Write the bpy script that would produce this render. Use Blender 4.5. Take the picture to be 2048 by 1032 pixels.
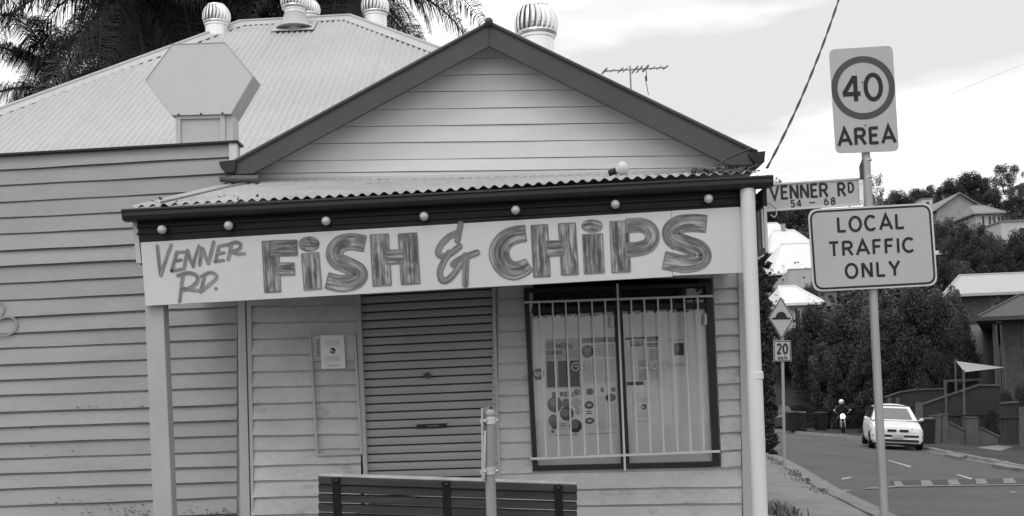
import bpy, bmesh, math, random
import numpy as np
from mathutils import Vector, Matrix
R = math.radians
random.seed(7)
for o in list(bpy.data.objects): bpy.data.objects.remove(o)
sc = bpy.context.scene
col = sc.collection

# ------------------------------------------------------------------ camera
FPX, CX, CY = 2200.0, 1024.0, 700.0
PITCH, ROLL = R(2.4), R(2.3)
EYE = Vector((0, 0, 1.40))
Fv = Vector((0, math.cos(PITCH), math.sin(PITCH)))
R0 = Vector((1, 0, 0)); U0 = Vector((0, -math.sin(PITCH), math.cos(PITCH)))
Rc = R0*math.cos(ROLL) - U0*math.sin(ROLL)
Uc = U0*math.cos(ROLL) + R0*math.sin(ROLL)
cam = bpy.data.cameras.new("camera"); camo = bpy.data.objects.new("camera", cam); col.objects.link(camo)
m3 = Matrix((Rc, Uc, -Fv)).transposed()
camo.matrix_world = Matrix.Translation(EYE) @ m3.to_4x4()
cam.sensor_width = 36; cam.lens = FPX/2048*36
cam.shift_x = 0; cam.shift_y = (CY-516)/2048
cam.clip_start = 0.1; cam.clip_end = 3000
sc.camera = camo

# ------------------------------------------------------------------ light
SUN_EL, SUN_AZ = R(58), R(200)          # azimuth clockwise from +Y
w = bpy.data.worlds.new("World"); sc.world = w; w.use_nodes = True
nt = w.node_tree; nt.nodes.clear()
out = nt.nodes.new('ShaderNodeOutputWorld'); bg = nt.nodes.new('ShaderNodeBackground')
sky = nt.nodes.new('ShaderNodeTexSky'); sky.sky_type = 'NISHITA'; sky.sun_disc = False
sky.sun_elevation = SUN_EL; sky.sun_rotation = SUN_AZ; sky.dust_density = 4; sky.air_density = 1
bw = nt.nodes.new('ShaderNodeRGBToBW')
tc = nt.nodes.new('ShaderNodeTexCoord'); mp = nt.nodes.new('ShaderNodeMapping')
mp.inputs['Scale'].default_value = (1.0, 1.0, 4.2); mp.inputs['Location'].default_value = (5.3, 1.2, 3.7)
n1 = nt.nodes.new('ShaderNodeTexNoise'); n1.inputs['Scale'].default_value = 2.6
n1.inputs['Detail'].default_value = 6; n1.inputs['Roughness'].default_value = 0.5
rp = nt.nodes.new('ShaderNodeValToRGB')
rp.color_ramp.elements[0].position = 0.38; rp.color_ramp.elements[0].color = (0.84, 0.84, 0.84, 1)
rp.color_ramp.elements[1].position = 0.60; rp.color_ramp.elements[1].color = (1.5, 1.5, 1.5, 1)
ma = nt.nodes.new('ShaderNodeMath'); ma.operation = 'MULTIPLY_ADD'       # thin overcast: sky evened out by cloud
ma.inputs[1].default_value = 0.3; ma.inputs[2].default_value = 8.0
mu = nt.nodes.new('ShaderNodeMath'); mu.operation = 'MULTIPLY'
L = nt.links.new
L(sky.outputs[0], bw.inputs[0]); L(bw.outputs[0], ma.inputs[0])
L(tc.outputs['Generated'], mp.inputs[0]); L(mp.outputs[0], n1.inputs['Vector']); L(n1.outputs['Fac'], rp.inputs[0])
sx = nt.nodes.new('ShaderNodeSeparateXYZ'); L(tc.outputs['Generated'], sx.inputs[0])
gr = nt.nodes.new('ShaderNodeMapRange'); gr.inputs['From Min'].default_value = 0.0; gr.inputs['From Max'].default_value = 1.0
gr.inputs['To Min'].default_value = 1.2; gr.inputs['To Max'].default_value = 1.5; L(sx.outputs['Z'], gr.inputs['Value'])   # overcast: zenith brighter than horizon
mv = nt.nodes.new('ShaderNodeMath'); mv.operation = 'MULTIPLY'
L(ma.outputs[0], mu.inputs[0]); L(rp.outputs[0], mu.inputs[1]); L(mu.outputs[0], mv.inputs[0]); L(gr.outputs[0], mv.inputs[1]); L(mv.outputs[0], bg.inputs[0])
bg.inputs['Strength'].default_value = 0.1; L(bg.outputs[0], out.inputs[0])
sl = bpy.data.lights.new("sun", 'SUN'); sl.energy = 0.9; sl.angle = R(25); sl.color = (1, 1, 1)
so = bpy.data.objects.new("sun", sl); col.objects.link(so)
sd = Vector((math.sin(SUN_AZ)*math.cos(SUN_EL), math.cos(SUN_AZ)*math.cos(SUN_EL), math.sin(SUN_EL)))
so.rotation_euler = sd.to_track_quat('Z', 'Y').to_euler(); so.location = sd*60
sc.view_settings.view_transform = 'Standard'; sc.view_settings.look = 'None'
sc.view_settings.exposure = -0.23; sc.view_settings.gamma = 1
sc.cycles.use_denoising = True; sc.cycles.max_bounces = 6; sc.cycles.transparent_max_bounces = 8

# ------------------------------------------------------------------ pixel helpers
def ray(px, py): return Fv*FPX + Rc*(px-CX) - Uc*(py-CY)
def P(px, py, Y):
    d = ray(px, py); return EYE + d*(Y/d.y)
def gz(X, Y=0):
    return 0.03 - 0.073*max(-14.0, min(X, 19.0))
def G(px, py):                            # pixel -> sloping ground
    d = ray(px, py); return EYE + d*((0.03-EYE.z-0.073*EYE.x)/(d.z+0.073*d.x))
def onplane(px, py, p0, n):
    d = ray(px, py); return EYE + d*((p0-EYE).dot(n)/d.dot(n))
def sst(a, b, x):
    t = max(0, min(1, (x-a)/(b-a))); return t*t*(3-2*t)
def terr(X, Y):
    g = gz(X)
    zs = [(62, g), (68, g), (75, 3.4), (85, 5.6), (96, 7.9), (112, 11.5), (130, 15.5), (150, 20.5), (185, 27.5), (220, 32), (330, 37), (900, 40)]
    z = g
    if Y > 62:
        for (a, za), (b, zb) in zip(zs, zs[1:]):
            if Y <= b: z = za+(zb-za)*(Y-a)/(b-a); break
        else: z = 40
        if X < 0: z = g+(z-g)*sst(-60, -5, X)
    z2 = g + 1.8*sst(24, 32, X)*sst(30, 45, Y)
    return max(z, z2) if X > 10 else z

# ------------------------------------------------------------------ materials
def mat(name, v, rough=0.7, var=0.12, scale=3.0, bump=0.0, bscale=40, metal=0.0, spec=0.3, stretch=None, dark=None, coord='Object', fine=0.0, splash=None):
    m = bpy.data.materials.new(name); m.use_nodes = True; t = m.node_tree; N = t.nodes; N.clear()
    o = N.new('ShaderNodeOutputMaterial'); b = N.new('ShaderNodeBsdfPrincipled')
    t.links.new(b.outputs[0], o.inputs[0])
    b.inputs['Roughness'].default_value = rough; b.inputs['Metallic'].default_value = metal
    b.inputs['Specular IOR Level'].default_value = spec
    b.inputs['Base Color'].default_value = (v, v, v, 1)
    c = N.new('ShaderNodeTexCoord'); mpn = N.new('ShaderNodeMapping')
    t.links.new(c.outputs[coord], mpn.inputs[0])
    if stretch: mpn.inputs['Scale'].default_value = stretch
    if var > 0:
        n = N.new('ShaderNodeTexNoise'); n.inputs['Scale'].default_value = scale; n.inputs['Detail'].default_value = 7
        n.inputs['Roughness'].default_value = 0.62
        t.links.new(mpn.outputs[0], n.inputs['Vector'])
        mr = N.new('ShaderNodeMapRange'); mr.inputs['From Min'].default_value = 0.28; mr.inputs['From Max'].default_value = 0.72
        mr.inputs['To Min'].default_value = v*(1-var); mr.inputs['To Max'].default_value = v*(1+var)
        t.links.new(n.outputs['Fac'], mr.inputs['Value'])
        last = mr.outputs[0]
        if fine:
            nf = N.new('ShaderNodeTexNoise'); nf.inputs['Scale'].default_value = scale*14; nf.inputs['Detail'].default_value = 3
            t.links.new(mpn.outputs[0], nf.inputs['Vector'])
            mf = N.new('ShaderNodeMapRange'); mf.inputs['From Min'].default_value = 0.3; mf.inputs['From Max'].default_value = 0.7
            mf.inputs['To Min'].default_value = 1-fine; mf.inputs['To Max'].default_value = 1+fine
            t.links.new(nf.outputs['Fac'], mf.inputs['Value'])
            q = N.new('ShaderNodeMath'); q.operation = 'MULTIPLY'; t.links.new(last, q.inputs[0]); t.links.new(mf.outputs[0], q.inputs[1]); last = q.outputs[0]
        if dark:                            # stain spots: (noise scale, threshold, factor)
            nd = N.new('ShaderNodeTexNoise'); nd.inputs['Scale'].default_value = dark[0]; nd.inputs['Detail'].default_value = 8
            nd.inputs['Roughness'].default_value = 0.7
            t.links.new(mpn.outputs[0], nd.inputs['Vector'])
            md = N.new('ShaderNodeMapRange'); md.inputs['From Min'].default_value = dark[1]; md.inputs['From Max'].default_value = dark[1]+0.12
            md.inputs['To Min'].default_value = 1; md.inputs['To Max'].default_value = dark[2]
            t.links.new(nd.outputs['Fac'], md.inputs['Value'])
            q = N.new('ShaderNodeMath'); q.operation = 'MULTIPLY'; t.links.new(last, q.inputs[0]); t.links.new(md.outputs[0], q.inputs[1]); last = q.outputs[0]
        if splash:                          # dirt splashed up from the ground, ragged upper edge
            sp_ = N.new('ShaderNodeSeparateXYZ'); t.links.new(c.outputs[coord], sp_.inputs[0])
            ns_ = N.new('ShaderNodeTexNoise'); ns_.inputs['Scale'].default_value = 7; ns_.inputs['Detail'].default_value = 9; ns_.inputs['Roughness'].default_value = .75
            t.links.new(c.outputs[coord], ns_.inputs['Vector'])
            k_ = N.new('ShaderNodeMath'); k_.operation = 'MULTIPLY_ADD'; k_.inputs[1].default_value = -splash[1]; t.links.new(ns_.outputs['Fac'], k_.inputs[0]); t.links.new(sp_.outputs['Z'], k_.inputs[2])
            mz_ = N.new('ShaderNodeMapRange'); mz_.inputs['From Min'].default_value = splash[0]-.05; mz_.inputs['From Max'].default_value = splash[0]; mz_.inputs['To Min'].default_value = .18; mz_.inputs['To Max'].default_value = 1
            t.links.new(k_.outputs[0], mz_.inputs['Value'])
            q = N.new('ShaderNodeMath'); q.operation = 'MULTIPLY'; t.links.new(last, q.inputs[0]); t.links.new(mz_.outputs[0], q.inputs[1]); last = q.outputs[0]
        t.links.new(last, b.inputs['Base Color'])
    if bump:
        nb = N.new('ShaderNodeTexNoise'); nb.inputs['Scale'].default_value = bscale; nb.inputs['Detail'].default_value = 5
        t.links.new(mpn.outputs[0], nb.inputs['Vector'])
        bp = N.new('ShaderNodeBump'); bp.inputs['Strength'].default_value = bump; bp.inputs['Distance'].default_value = 0.02
        t.links.new(nb.outputs['Fac'], bp.inputs['Height']); t.links.new(bp.outputs[0], b.inputs['Normal'])
    return m
def emit(name, v):
    m = bpy.data.materials.new(name); m.use_nodes = True; N = m.node_tree.nodes
    b = N['Principled BSDF']; b.inputs['Base Color'].default_value = (.8, .8, .8, 1)
    b.inputs['Emission Color'].default_value = (1, 1, 1, 1); b.inputs['Emission Strength'].default_value = v
    return m
def glassmat(name, tint=0.9):
    m = bpy.data.materials.new(name); m.use_nodes = True; t = m.node_tree; N = t.nodes; N.clear()
    o = N.new('ShaderNodeOutputMaterial'); mx = N.new('ShaderNodeMixShader'); tr = N.new('ShaderNodeBsdfTransparent'); gl = N.new('ShaderNodeBsdfGlossy')
    fr = N.new('ShaderNodeFresnel'); fr.inputs[0].default_value = 1.45
    tr.inputs[0].default_value = (tint, tint, tint, 1); gl.inputs['Roughness'].default_value = 0.03
    t.links.new(fr.outputs[0], mx.inputs[0]); t.links.new(tr.outputs[0], mx.inputs[1]); t.links.new(gl.outputs[0], mx.inputs[2]); t.links.new(mx.outputs[0], o.inputs[0])
    return m
def streakmat(name, lo, hi):
    m = bpy.data.materials.new(name); m.use_nodes = True; t = m.node_tree; N = t.nodes
    b = N['Principled BSDF']; b.inputs['Roughness'].default_value = 0.55
    uv = N.new('ShaderNodeUVMap'); outs = []
    for sc_, ns, det, dist in (((7.0, .55, 1), 1.2, 4, .35), ((1.1, 1.3, 1), 1.5, 3, .8), ((2.6, .9, 1), 1.0, 2, .2)):
        mpn = N.new('ShaderNodeMapping'); mpn.inputs['Scale'].default_value = sc_
        n = N.new('ShaderNodeTexNoise'); n.inputs['Scale'].default_value = ns; n.inputs['Detail'].default_value = det; n.inputs['Distortion'].default_value = dist
        t.links.new(uv.outputs[0], mpn.inputs[0]); t.links.new(mpn.outputs[0], n.inputs['Vector']); outs.append(n.outputs['Fac'])
    a1 = N.new('ShaderNodeMath'); a1.operation = 'MULTIPLY_ADD'; a1.inputs[1].default_value = .9; t.links.new(outs[0], a1.inputs[0])
    a0 = N.new('ShaderNodeMath'); a0.operation = 'ADD'; t.links.new(outs[1], a0.inputs[0]); t.links.new(outs[2], a0.inputs[1])
    t.links.new(a0.outputs[0], a1.inputs[2])
    r = N.new('ShaderNodeValToRGB'); e = r.color_ramp.elements; e[0].position = 0.42; e[0].color = (lo, lo, lo, 1)
    e[1].position = 0.60; e[1].color = (hi, hi, hi, 1); q = e.new(.50); md = lo+(hi-lo)*.32; q.color = (md, md, md, 1)
    dv = N.new('ShaderNodeMath'); dv.operation = 'MULTIPLY'; dv.inputs[1].default_value = 1/2.9; t.links.new(a1.outputs[0], dv.inputs[0])
    t.links.new(dv.outputs[0], r.inputs[0]); t.links.new(r.outputs[0], b.inputs['Base Color'])
    return m
M = {}
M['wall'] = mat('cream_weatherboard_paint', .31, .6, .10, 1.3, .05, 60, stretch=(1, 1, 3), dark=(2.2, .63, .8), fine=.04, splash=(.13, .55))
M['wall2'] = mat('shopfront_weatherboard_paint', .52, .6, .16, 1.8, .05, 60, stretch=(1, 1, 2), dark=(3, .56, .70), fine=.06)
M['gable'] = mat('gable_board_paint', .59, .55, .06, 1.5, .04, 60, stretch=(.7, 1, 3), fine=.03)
M['trim'] = mat('trim_paint', .45, .5, .08, 2, .03, 50)
M['dpipe'] = mat('downpipe_paint', .60, .45, .06, 2, .02, 30)
M['post'] = mat('post_paint', .36, .5, .10, 2.5, .04, 30, dark=(5, .66, .8))
M['darktrim'] = mat('dark_barge_paint', .062, .45, .15, 2, .04, 40)
M['fascia'] = mat('dark_fascia_paint', .013, .45, .25, 3, .03, 40, spec=.2)
M['gutter'] = mat('dark_gutter_metal', .020, .4, .2, 3, .02, 30)
M['roof'] = mat('weathered_corrugated_roof', .40, .5, .07, .7, .02, 50, dark=(1.2, .66, .9), fine=.05)
M['awnroof'] = mat('awning_corrugated_iron', .34, .55, .18, 2.2, .05, 50, dark=(5, .6, .55), fine=.08)
M['cap'] = mat('roof_capping', .40, .5, .08, 2)
M['board'] = mat('signboard_paint', .52, .5, .05, 1.2, .02, 30, dark=(3, .7, .85), fine=.02)
M['ink'] = streakmat('brushed_letter_paint', .045, .35)
M['ink3'] = streakmat('dark_outline_paint', .05, .30)
M['ink2'] = streakmat('thin_brushed_letter_paint', .07, .34)
M['shutter'] = mat('roller_shutter_metal', .34, .5, .12, 1.5, .03, 50, dark=(4, .62, .75))
M['groove'] = mat('shutter_groove', .05, .7, .1)
M['winframe'] = mat('dark_window_frame', .02, .4, .15)
M['film'] = mat('painted_window_film', .82, .7, .08, 2, dark=(6, .66, .88))
M['white'] = mat('white_enamel', .62, .4, .06, 4)
M['paper'] = mat('paper', .80, .8, .05, 6)
M['paper2'] = mat('grey_paper', .48, .8, .12, 9)
M['print'] = mat('dark_print', .06, .7, .3, 30)
M['print2'] = mat('mid_print', .20, .7, .35, 18)
M['black'] = mat('black_paint', .014, .5, .1)
M['blackiron'] = mat('black_iron', .012, .5, .3, 10)
M['galv'] = mat('galvanised_steel', .45, .38, .15, 8, metal=.6, fine=.06)
M['galvp'] = mat('galvanised_pole', .34, .5, .12, 5, metal=.3, stretch=(1, 1, .3), fine=.04)
M['bollard'] = mat('grey_pole_paint', .24, .55, .15, 5)
M['chrome'] = mat('bright_clamp_steel', .65, .3, .1, 8, metal=.8)
M['turb'] = mat('turbine_aluminium', .72, .3, .10, 5, metal=.75)
M['sign'] = mat('sign_face', .40, .45, .03, 2)
M['signl'] = mat('sign_light_edge', .52, .45, .03, 2)
M['ring'] = mat('sign_ring_paint', .062, .5, .05)
M['slat'] = mat('dark_bench_timber', .038, .6, .35, 5, .2, 25, stretch=(.5, 6, 6))
M['slatedge'] = mat('pale_timber_edge', .3, .6, .3, 6)
M['timber'] = mat('weathered_timber', .16, .8, .3, 4, .2, 30, stretch=(1, 6, 6))
M['fence'] = mat('fence_timber', .035, .85, .45, 3, .2, 12, stretch=(5, 5, .6))
M['fencelt'] = mat('pale_fence_rail', .085, .8, .3, 4)
M['pipe'] = mat('grey_pipe', .09, .5, .15, 5)
M['globe'] = mat('frosted_globe', .50, .25, .05, 4, spec=.5)
M['road'] = mat('asphalt', .075, .85, .22, .55, .25, 120, dark=(.5, .58, .8), fine=.16)
M['path'] = mat('concrete_footpath', .17, .85, .22, 1.6, .15, 60, dark=(1.1, .56, .72), fine=.10)
M['kerb'] = mat('concrete_kerb', .17, .85, .25, 2, .2, 40)
M['paintold'] = mat('very_worn_road_paint', .17, .8, .25, 5, dark=(8, .55, .5))
M['paint'] = mat('worn_road_paint', .34, .7, .2, 5, dark=(8, .58, .5))
M['redbrickhump'] = mat('darker_hump_surface', .045, .85, .15, 3)
M['grass'] = mat('grass_ground', .035, .95, .4, .35, .6, 18, fine=.3)
M['leafd'] = mat('dark_leaf', .030, .6, .3, .5)
M['leafm'] = mat('mid_leaf', .058, .6, .3, .5)
M['leafl'] = mat('light_leaf', .085, .6, .3, .5)
M['weed'] = mat('weed_blade', .17, .8, .35, 3)
M['hroofs'] = mat('pale_steel_roof', .36, .5, .06, .8, stretch=(4, 1, 1))
M['leafp'] = mat('palm_leaflet', .022, .6, .4, .6, spec=.15)
M['leafp2'] = mat('dry_palm_leaflet', .075, .6, .4, .6)
M['bark'] = mat('bark', .10, .9, .4, 6, .5, 20, stretch=(1, 1, .3))
M['carw'] = mat('white_car_paint', .66, .25, .02, 2, spec=.5)
M['card'] = mat('dark_car_paint', .05, .3, .1, 2, spec=.5)
M['carglass'] = mat('car_glass', .035, .06, .0, spec=.7)
M['windscreen'] = mat('bright_windscreen', .10, .12, .1, 2, spec=1.0)
M['tyre'] = mat('tyre_rubber', .012, .85, .2, 20)
M['lamp'] = mat('headlamp_glass', .22, .2, .1, 20, spec=.6)
M['bin'] = mat('bin_plastic', .016, .5, .15, 6)
M['jacket'] = mat('dark_jacket', .02, .75, .3, 12)
M['skin'] = mat('skin', .3, .6, .05)
M['helmet'] = mat('white_helmet', .7, .25, .03)
M['concrete'] = mat('rendered_concrete', .085, .85, .25, 1.6, .2, 30)
M['hwall'] = mat('house_wall_pale', .27, .75, .1, 1.5)
M['hwall2'] = mat('house_wall_white', .45, .75, .08, 1.5)
M['hwall3'] = mat('house_wall_brick_and_shade', .06, .85, .35, 5)  # brick, and the painted-in shade on the long low house's wall
M['hroofw'] = mat('white_metal_roof', .62, .5, .05, .8, stretch=(4, 1, 1))
M['hroofg'] = mat('grey_tile_roof', .2, .7, .15, 2)
M['hroofd'] = mat('dark_tile_roof', .05, .7, .2, 3)
M['hglass'] = mat('house_window_glass', .03, .15, .1, spec=.6)
M['sail'] = mat('shade_cloth', .3, .8, .06)
M['dirt'] = mat('base_dirt', .02, .95, .5, 12, .4, 25)
M['glass'] = glassmat('window_glass', .97)
M['dark'] = mat('unlit_interior', .02, .9, .1)
M['wire'] = mat('cable_sheath', .03, .6, .1)
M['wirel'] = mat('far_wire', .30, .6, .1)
M['light'] = emit('lit_headlight', 9.0)

# ------------------------------------------------------------------ mesh builder
class MB:
    def __init__(s): s.v = []; s.f = []; s.mi = []; s.uv = {}
    def face(s, pts, mi=0, uv=None):
        b = len(s.v); s.v += [tuple(p) for p in pts]; s.f.append(tuple(range(b, b+len(pts)))); s.mi.append(mi)
        if uv: s.uv[len(s.f)-1] = uv
        return s
    def prism(s, poly, off, mi=0):          # polygon extruded by vector
        n = len(poly); b = len(s.v); off = Vector(off)
        s.v += [tuple(p) for p in poly] + [tuple(Vector(p)+off) for p in poly]
        s.f.append(tuple(range(b, b+n))); s.f.append(tuple(range(b+2*n-1, b+n-1, -1))); s.mi += [mi, mi]
        for i in range(n):
            j = (i+1) % n; s.f.append((b+i, b+n+i, b+n+j, b+j)); s.mi.append(mi)
        return s
    def box(s, x0, x1, y0, y1, z0, z1, mi=0, mx=None):
        pts = [Vector(p) for p in ((x0,y0,z0),(x1,y0,z0),(x1,y0,z1),(x0,y0,z1))]
        off = Vector((0, y1-y0, 0))
        if mx: pts = [mx @ p for p in pts]; off = mx.to_3x3() @ off
        return s.prism(pts, off, mi)
    def bar(s, a, b_, w, d, mi=0, up=(0, 0, 1)):
        a = Vector(a); b_ = Vector(b_); t = (b_-a).normalized(); u = Vector(up)
        if abs(t.dot(u)) > .98: u = Vector((0, 1, 0))
        sx = t.cross(u).normalized()*w/2; sy = sx.cross(t).normalized()*d/2
        return s.prism([a-sx-sy, a+sx-sy, a+sx+sy, a-sx+sy], b_-a, mi)
    def tube(s, path, r, n=10, mi=0, cap=True):
        path = [Vector(p) for p in path]; rs = r if isinstance(r, (list, tuple)) else [r]*len(path)
        b = len(s.v); pu = None
        for i, p in enumerate(path):
            t = (path[min(i+1, len(path)-1)]-path[max(i-1, 0)]).normalized()
            if pu is None:
                pu = Vector((0, 0, 1)) if abs(t.z) < .9 else Vector((1, 0, 0))
            u = (pu-t*pu.dot(t)).normalized(); pu = u; v = t.cross(u)
            for k in range(n):
                a = 2*math.pi*k/n; s.v.append(tuple(p+(u*math.cos(a)+v*math.sin(a))*rs[i]))
        for i in range(len(path)-1):
            for k in range(n):
                k2 = (k+1) % n; s.f.append((b+i*n+k, b+i*n+k2, b+(i+1)*n+k2, b+(i+1)*n+k)); s.mi.append(mi)
        if cap:
            s.f.append(tuple(b+k for k in range(n-1, -1, -1))); s.f.append(tuple(b+(len(path)-1)*n+k for k in range(n))); s.mi += [mi, mi]
        return s
    def lathe(s, prof, c, n=24, mi=0, axis=(0, 0, 1)):   # prof: (r, h) along axis
        a = Vector(axis).normalized(); c = Vector(c)
        return s.tube([c+a*h for r, h in prof], [max(r, 1e-4) for r, h in prof], n, mi)
    def ball(s, c, r, n=16, mi=0, sc_=(1, 1, 1)):
        c = Vector(c); b = len(s.v); m = n//2
        for i in range(m+1):
            th = math.pi*i/m
            for k in range(n):
                ph = 2*math.pi*k/n
                s.v.append((c.x+r*sc_[0]*math.sin(th)*math.cos(ph), c.y+r*sc_[1]*math.sin(th)*math.sin(ph), c.z+r*sc_[2]*math.cos(th)))
        for i in range(m):
            for k in range(n):
                k2 = (k+1) % n; s.f.append((b+i*n+k, b+(i+1)*n+k, b+(i+1)*n+k2, b+i*n+k2)); s.mi.append(mi)
        return s
    def build(s, name, mats, parent=None, smooth=False, bevel=0, fixn=True, loc=None):
        if not isinstance(mats, (list, tuple)): mats = [mats]
        off = Vector(loc) if loc is not None else (parent_loc(parent) if parent is not None else Vector((0, 0, 0)))
        me = bpy.data.meshes.new(name)
        me.from_pydata([tuple(Vector(p)-off) for p in s.v], [], s.f)
        me.polygons.foreach_set('material_index', s.mi)
        for m in mats: me.materials.append(m)
        if s.uv:
            ul = me.uv_layers.new(name='UVMap')
            for fi, uvs in s.uv.items():
                for li, u in zip(me.polygons[fi].loop_indices, uvs): ul.data[li].uv = u
        if fixn:
            bm = bmesh.new(); bm.from_mesh(me); bmesh.ops.recalc_face_normals(bm, faces=bm.faces); bm.to_mesh(me); bm.free()
        if smooth:
            me.polygons.foreach_set('use_smooth', [True]*len(me.polygons))
            try: me.set_sharp_from_angle(angle=R(40))
            except Exception: pass
        me.update()
        o = bpy.data.objects.new(name, me); col.objects.link(o)
        if parent is not None: o.parent = parent
        elif loc is not None: o.location = loc
        if bevel:
            bv = o.modifiers.new('bevel', 'BEVEL'); bv.width = bevel; bv.segments = 2; bv.limit_method = 'ANGLE'
        return o
def parent_loc(p):
    l = Vector((0, 0, 0))
    while p is not None: l = l+p.location; p = p.parent
    return l
def tag(o, label=None, cat=None, group=None, kind=None):
    if label: o['label'] = label
    if cat: o['category'] = cat
    if group: o['group'] = group
    if kind: o['kind'] = kind
    return o
def thing(name, loc, label, cat, group=None):
    o = bpy.data.objects.new(name, None); col.objects.link(o); o.location = loc; o.empty_display_size = .2
    return tag(o, label, cat, group)
def children(o): return [c for c in bpy.data.objects if c.parent == o]
def copy_tree(o, parent=None):
    c = o.copy(); col.objects.link(c)
    if parent is not None: c.parent = parent
    for ch in children(o): copy_tree(ch, c)
    return c
def lerp(a, b, t): return a+(b-a)*t
def rrect(pts, r, n=5):                       # rounded quad in 2D
    pts = [Vector(p) for p in pts]; o = []
    for i in range(4):
        p = pts[i]; a = (pts[i-1]-p).normalized()*r; b = (pts[(i+1) % 4]-p).normalized()*r
        for k in range(n+1):
            t = k/n; o.append(p+a*(1-t)**2+b*t**2)
    return o

# ------------------------------------------------------------------ stroke lettering
def arc(cx, cy, rx, ry, a0, a1, n=14):
    return [(cx+rx*math.cos(R(a0+(a1-a0)*i/n)), cy+ry*math.sin(R(a0+(a1-a0)*i/n))) for i in range(n+1)]
GL = {
 'A': (.78, [[(0,0),(.39,1),(.78,0)], [(.14,.32),(.64,.32)]]),
 'B': (.6, [[(.03,0),(.03,1)], [(.03,.97)]+arc(.35,.735,.23,.235,90,-90)+[(.03,.5)], [(.35,.5)]+arc(.36,.265,.24,.235,90,-90)+[(.03,.03)]]),
 'C': (.72, [arc(.38,.5,.36,.47,45,315,22)]),
 'D': (.66, [[(.03,0),(.03,1)], [(.03,.97)]+arc(.3,.5,.34,.47,90,-90)+[(.03,.03)]]),
 'E': (.54, [[(.05,0),(.05,1)], [(.05,.95),(.54,.95)], [(.05,.52),(.47,.52)], [(.05,.05),(.54,.05)]]),
 'F': (.52, [[(.05,0),(.05,1)], [(.05,.95),(.52,.95)], [(.05,.52),(.45,.52)]]),
 'H': (.62, [[(.04,0),(.04,1)], [(.58,0),(.58,1)], [(.04,.5),(.58,.5)]]),
 'I': (.1, [[(.05,0),(.05,1)]]),
 'L': (.52, [[(.05,0),(.05,1)], [(.05,.05),(.52,.05)]]),
 'N': (.66, [[(.05,0),(.05,1)], [(.07,.98),(.59,.02)], [(.61,0),(.61,1)]]),
 'O': (.78, [arc(.39,.5,.36,.47,0,360,28)]),
 'P': (.6, [[(.04,0),(.04,1)], [(.04,.95)]+arc(.33,.71,.24,.24,90,-90)+[(.04,.47)]]),
 'R': (.64, [[(.04,0),(.04,1)], [(.04,.95)]+arc(.34,.72,.24,.23,90,-90)+[(.04,.49)], [(.32,.48),(.62,0)]]),
 'S': (.6, [arc(.3,.74,.26,.24,30,270,12)+arc(.3,.26,.27,.24,90,-150,12)[1:]]),
 'T': (.6, [[(.3,0),(.3,.95)], [(0,.95),(.6,.95)]]),
 'U': (.64, [[(.04,1)]+arc(.32,.32,.28,.3,180,360,12)+[(.6,1)]]),
 'V': (.72, [[(.02,1),(.36,.03),(.7,1)]]),
 'Y': (.68, [[(.02,1),(.34,.45),(.66,1)], [(.34,0),(.34,.47)]]),
 '0': (.64, [arc(.32,.5,.28,.46,0,360,26)]),
 '2': (.58, [arc(.29,.73,.25,.24,165,-30,12)+[(.05,.06)], [(.03,.05),(.58,.05)]]),
 '4': (.68, [[(.5,0),(.5,1)], [(.47,.97),(.05,.3)], [(.02,.29),(.68,.29)]]),
 '5': (.56, [[(.52,.95),(.1,.95)], [(.1,1),(.07,.52)], [(.07,.55)]+arc(.28,.32,.26,.29,110,-150,14)]),
 '6': (.58, [arc(.29,.31,.25,.28,0,360,20), [(.045,.35),(.12,.72),(.36,.99)]]),
 '8': (.58, [arc(.29,.74,.21,.23,0,360,20), arc(.29,.27,.25,.25,0,360,20)]),
 '-': (.6, [[(.05,.5),(.55,.5)]]),
 'M': (.78, [[(.05,0),(.05,1)], [(.06,.98),(.39,.2),(.72,.98)], [(.73,0),(.73,1)]]),
 ' ': (.45, []),
 'k': (.45, [[(.04,0),(.04,.9)], [(.04,.25),(.4,.6)], [(.15,.35),(.44,0)]]),
 'm': (.8, [[(.04,0),(.04,.6)], [(.04,.4),(.2,.57),(.4,.4),(.4,0)], [(.4,.4),(.58,.57),(.76,.4),(.76,0)]]),
 'h': (.48, [[(.04,0),(.04,.9)], [(.04,.4),(.24,.57),(.44,.4),(.44,0)]]),
 '/': (.4, [[(.03,-.05),(.37,.95)]]),
}
def sweep(pts, w):
    ps = [Vector(p).to_2d() if len(p) > 2 else Vector(p) for p in pts]; n = len(ps)
    closed = n > 3 and (ps[0]-ps[-1]).length < 1e-4
    ws = w if isinstance(w, (list, tuple)) else [w]*n
    Lf, Rt = [], []
    for i in range(n):
        a = ps[i-1] if i > 0 else (ps[-2] if closed else None)
        b = ps[i+1] if i < n-1 else (ps[1] if closed else None)
        d1 = (ps[i]-a).normalized() if a is not None else None
        d2 = (b-ps[i]).normalized() if b is not None else None
        if d1 is None: d1 = d2
        if d2 is None: d2 = d1
        n1 = Vector((-d1.y, d1.x)); n2 = Vector((-d2.y, d2.x)); nn = n1+n2
        nn = nn.normalized() if nn.length > 1e-3 else n1
        k = min(1/max(nn.dot(n1), .3), 2.6)
        Lf.append(ps[i]+nn*ws[i]/2*k); Rt.append(ps[i]-nn*ws[i]/2*k)
    return Lf, Rt
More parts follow.
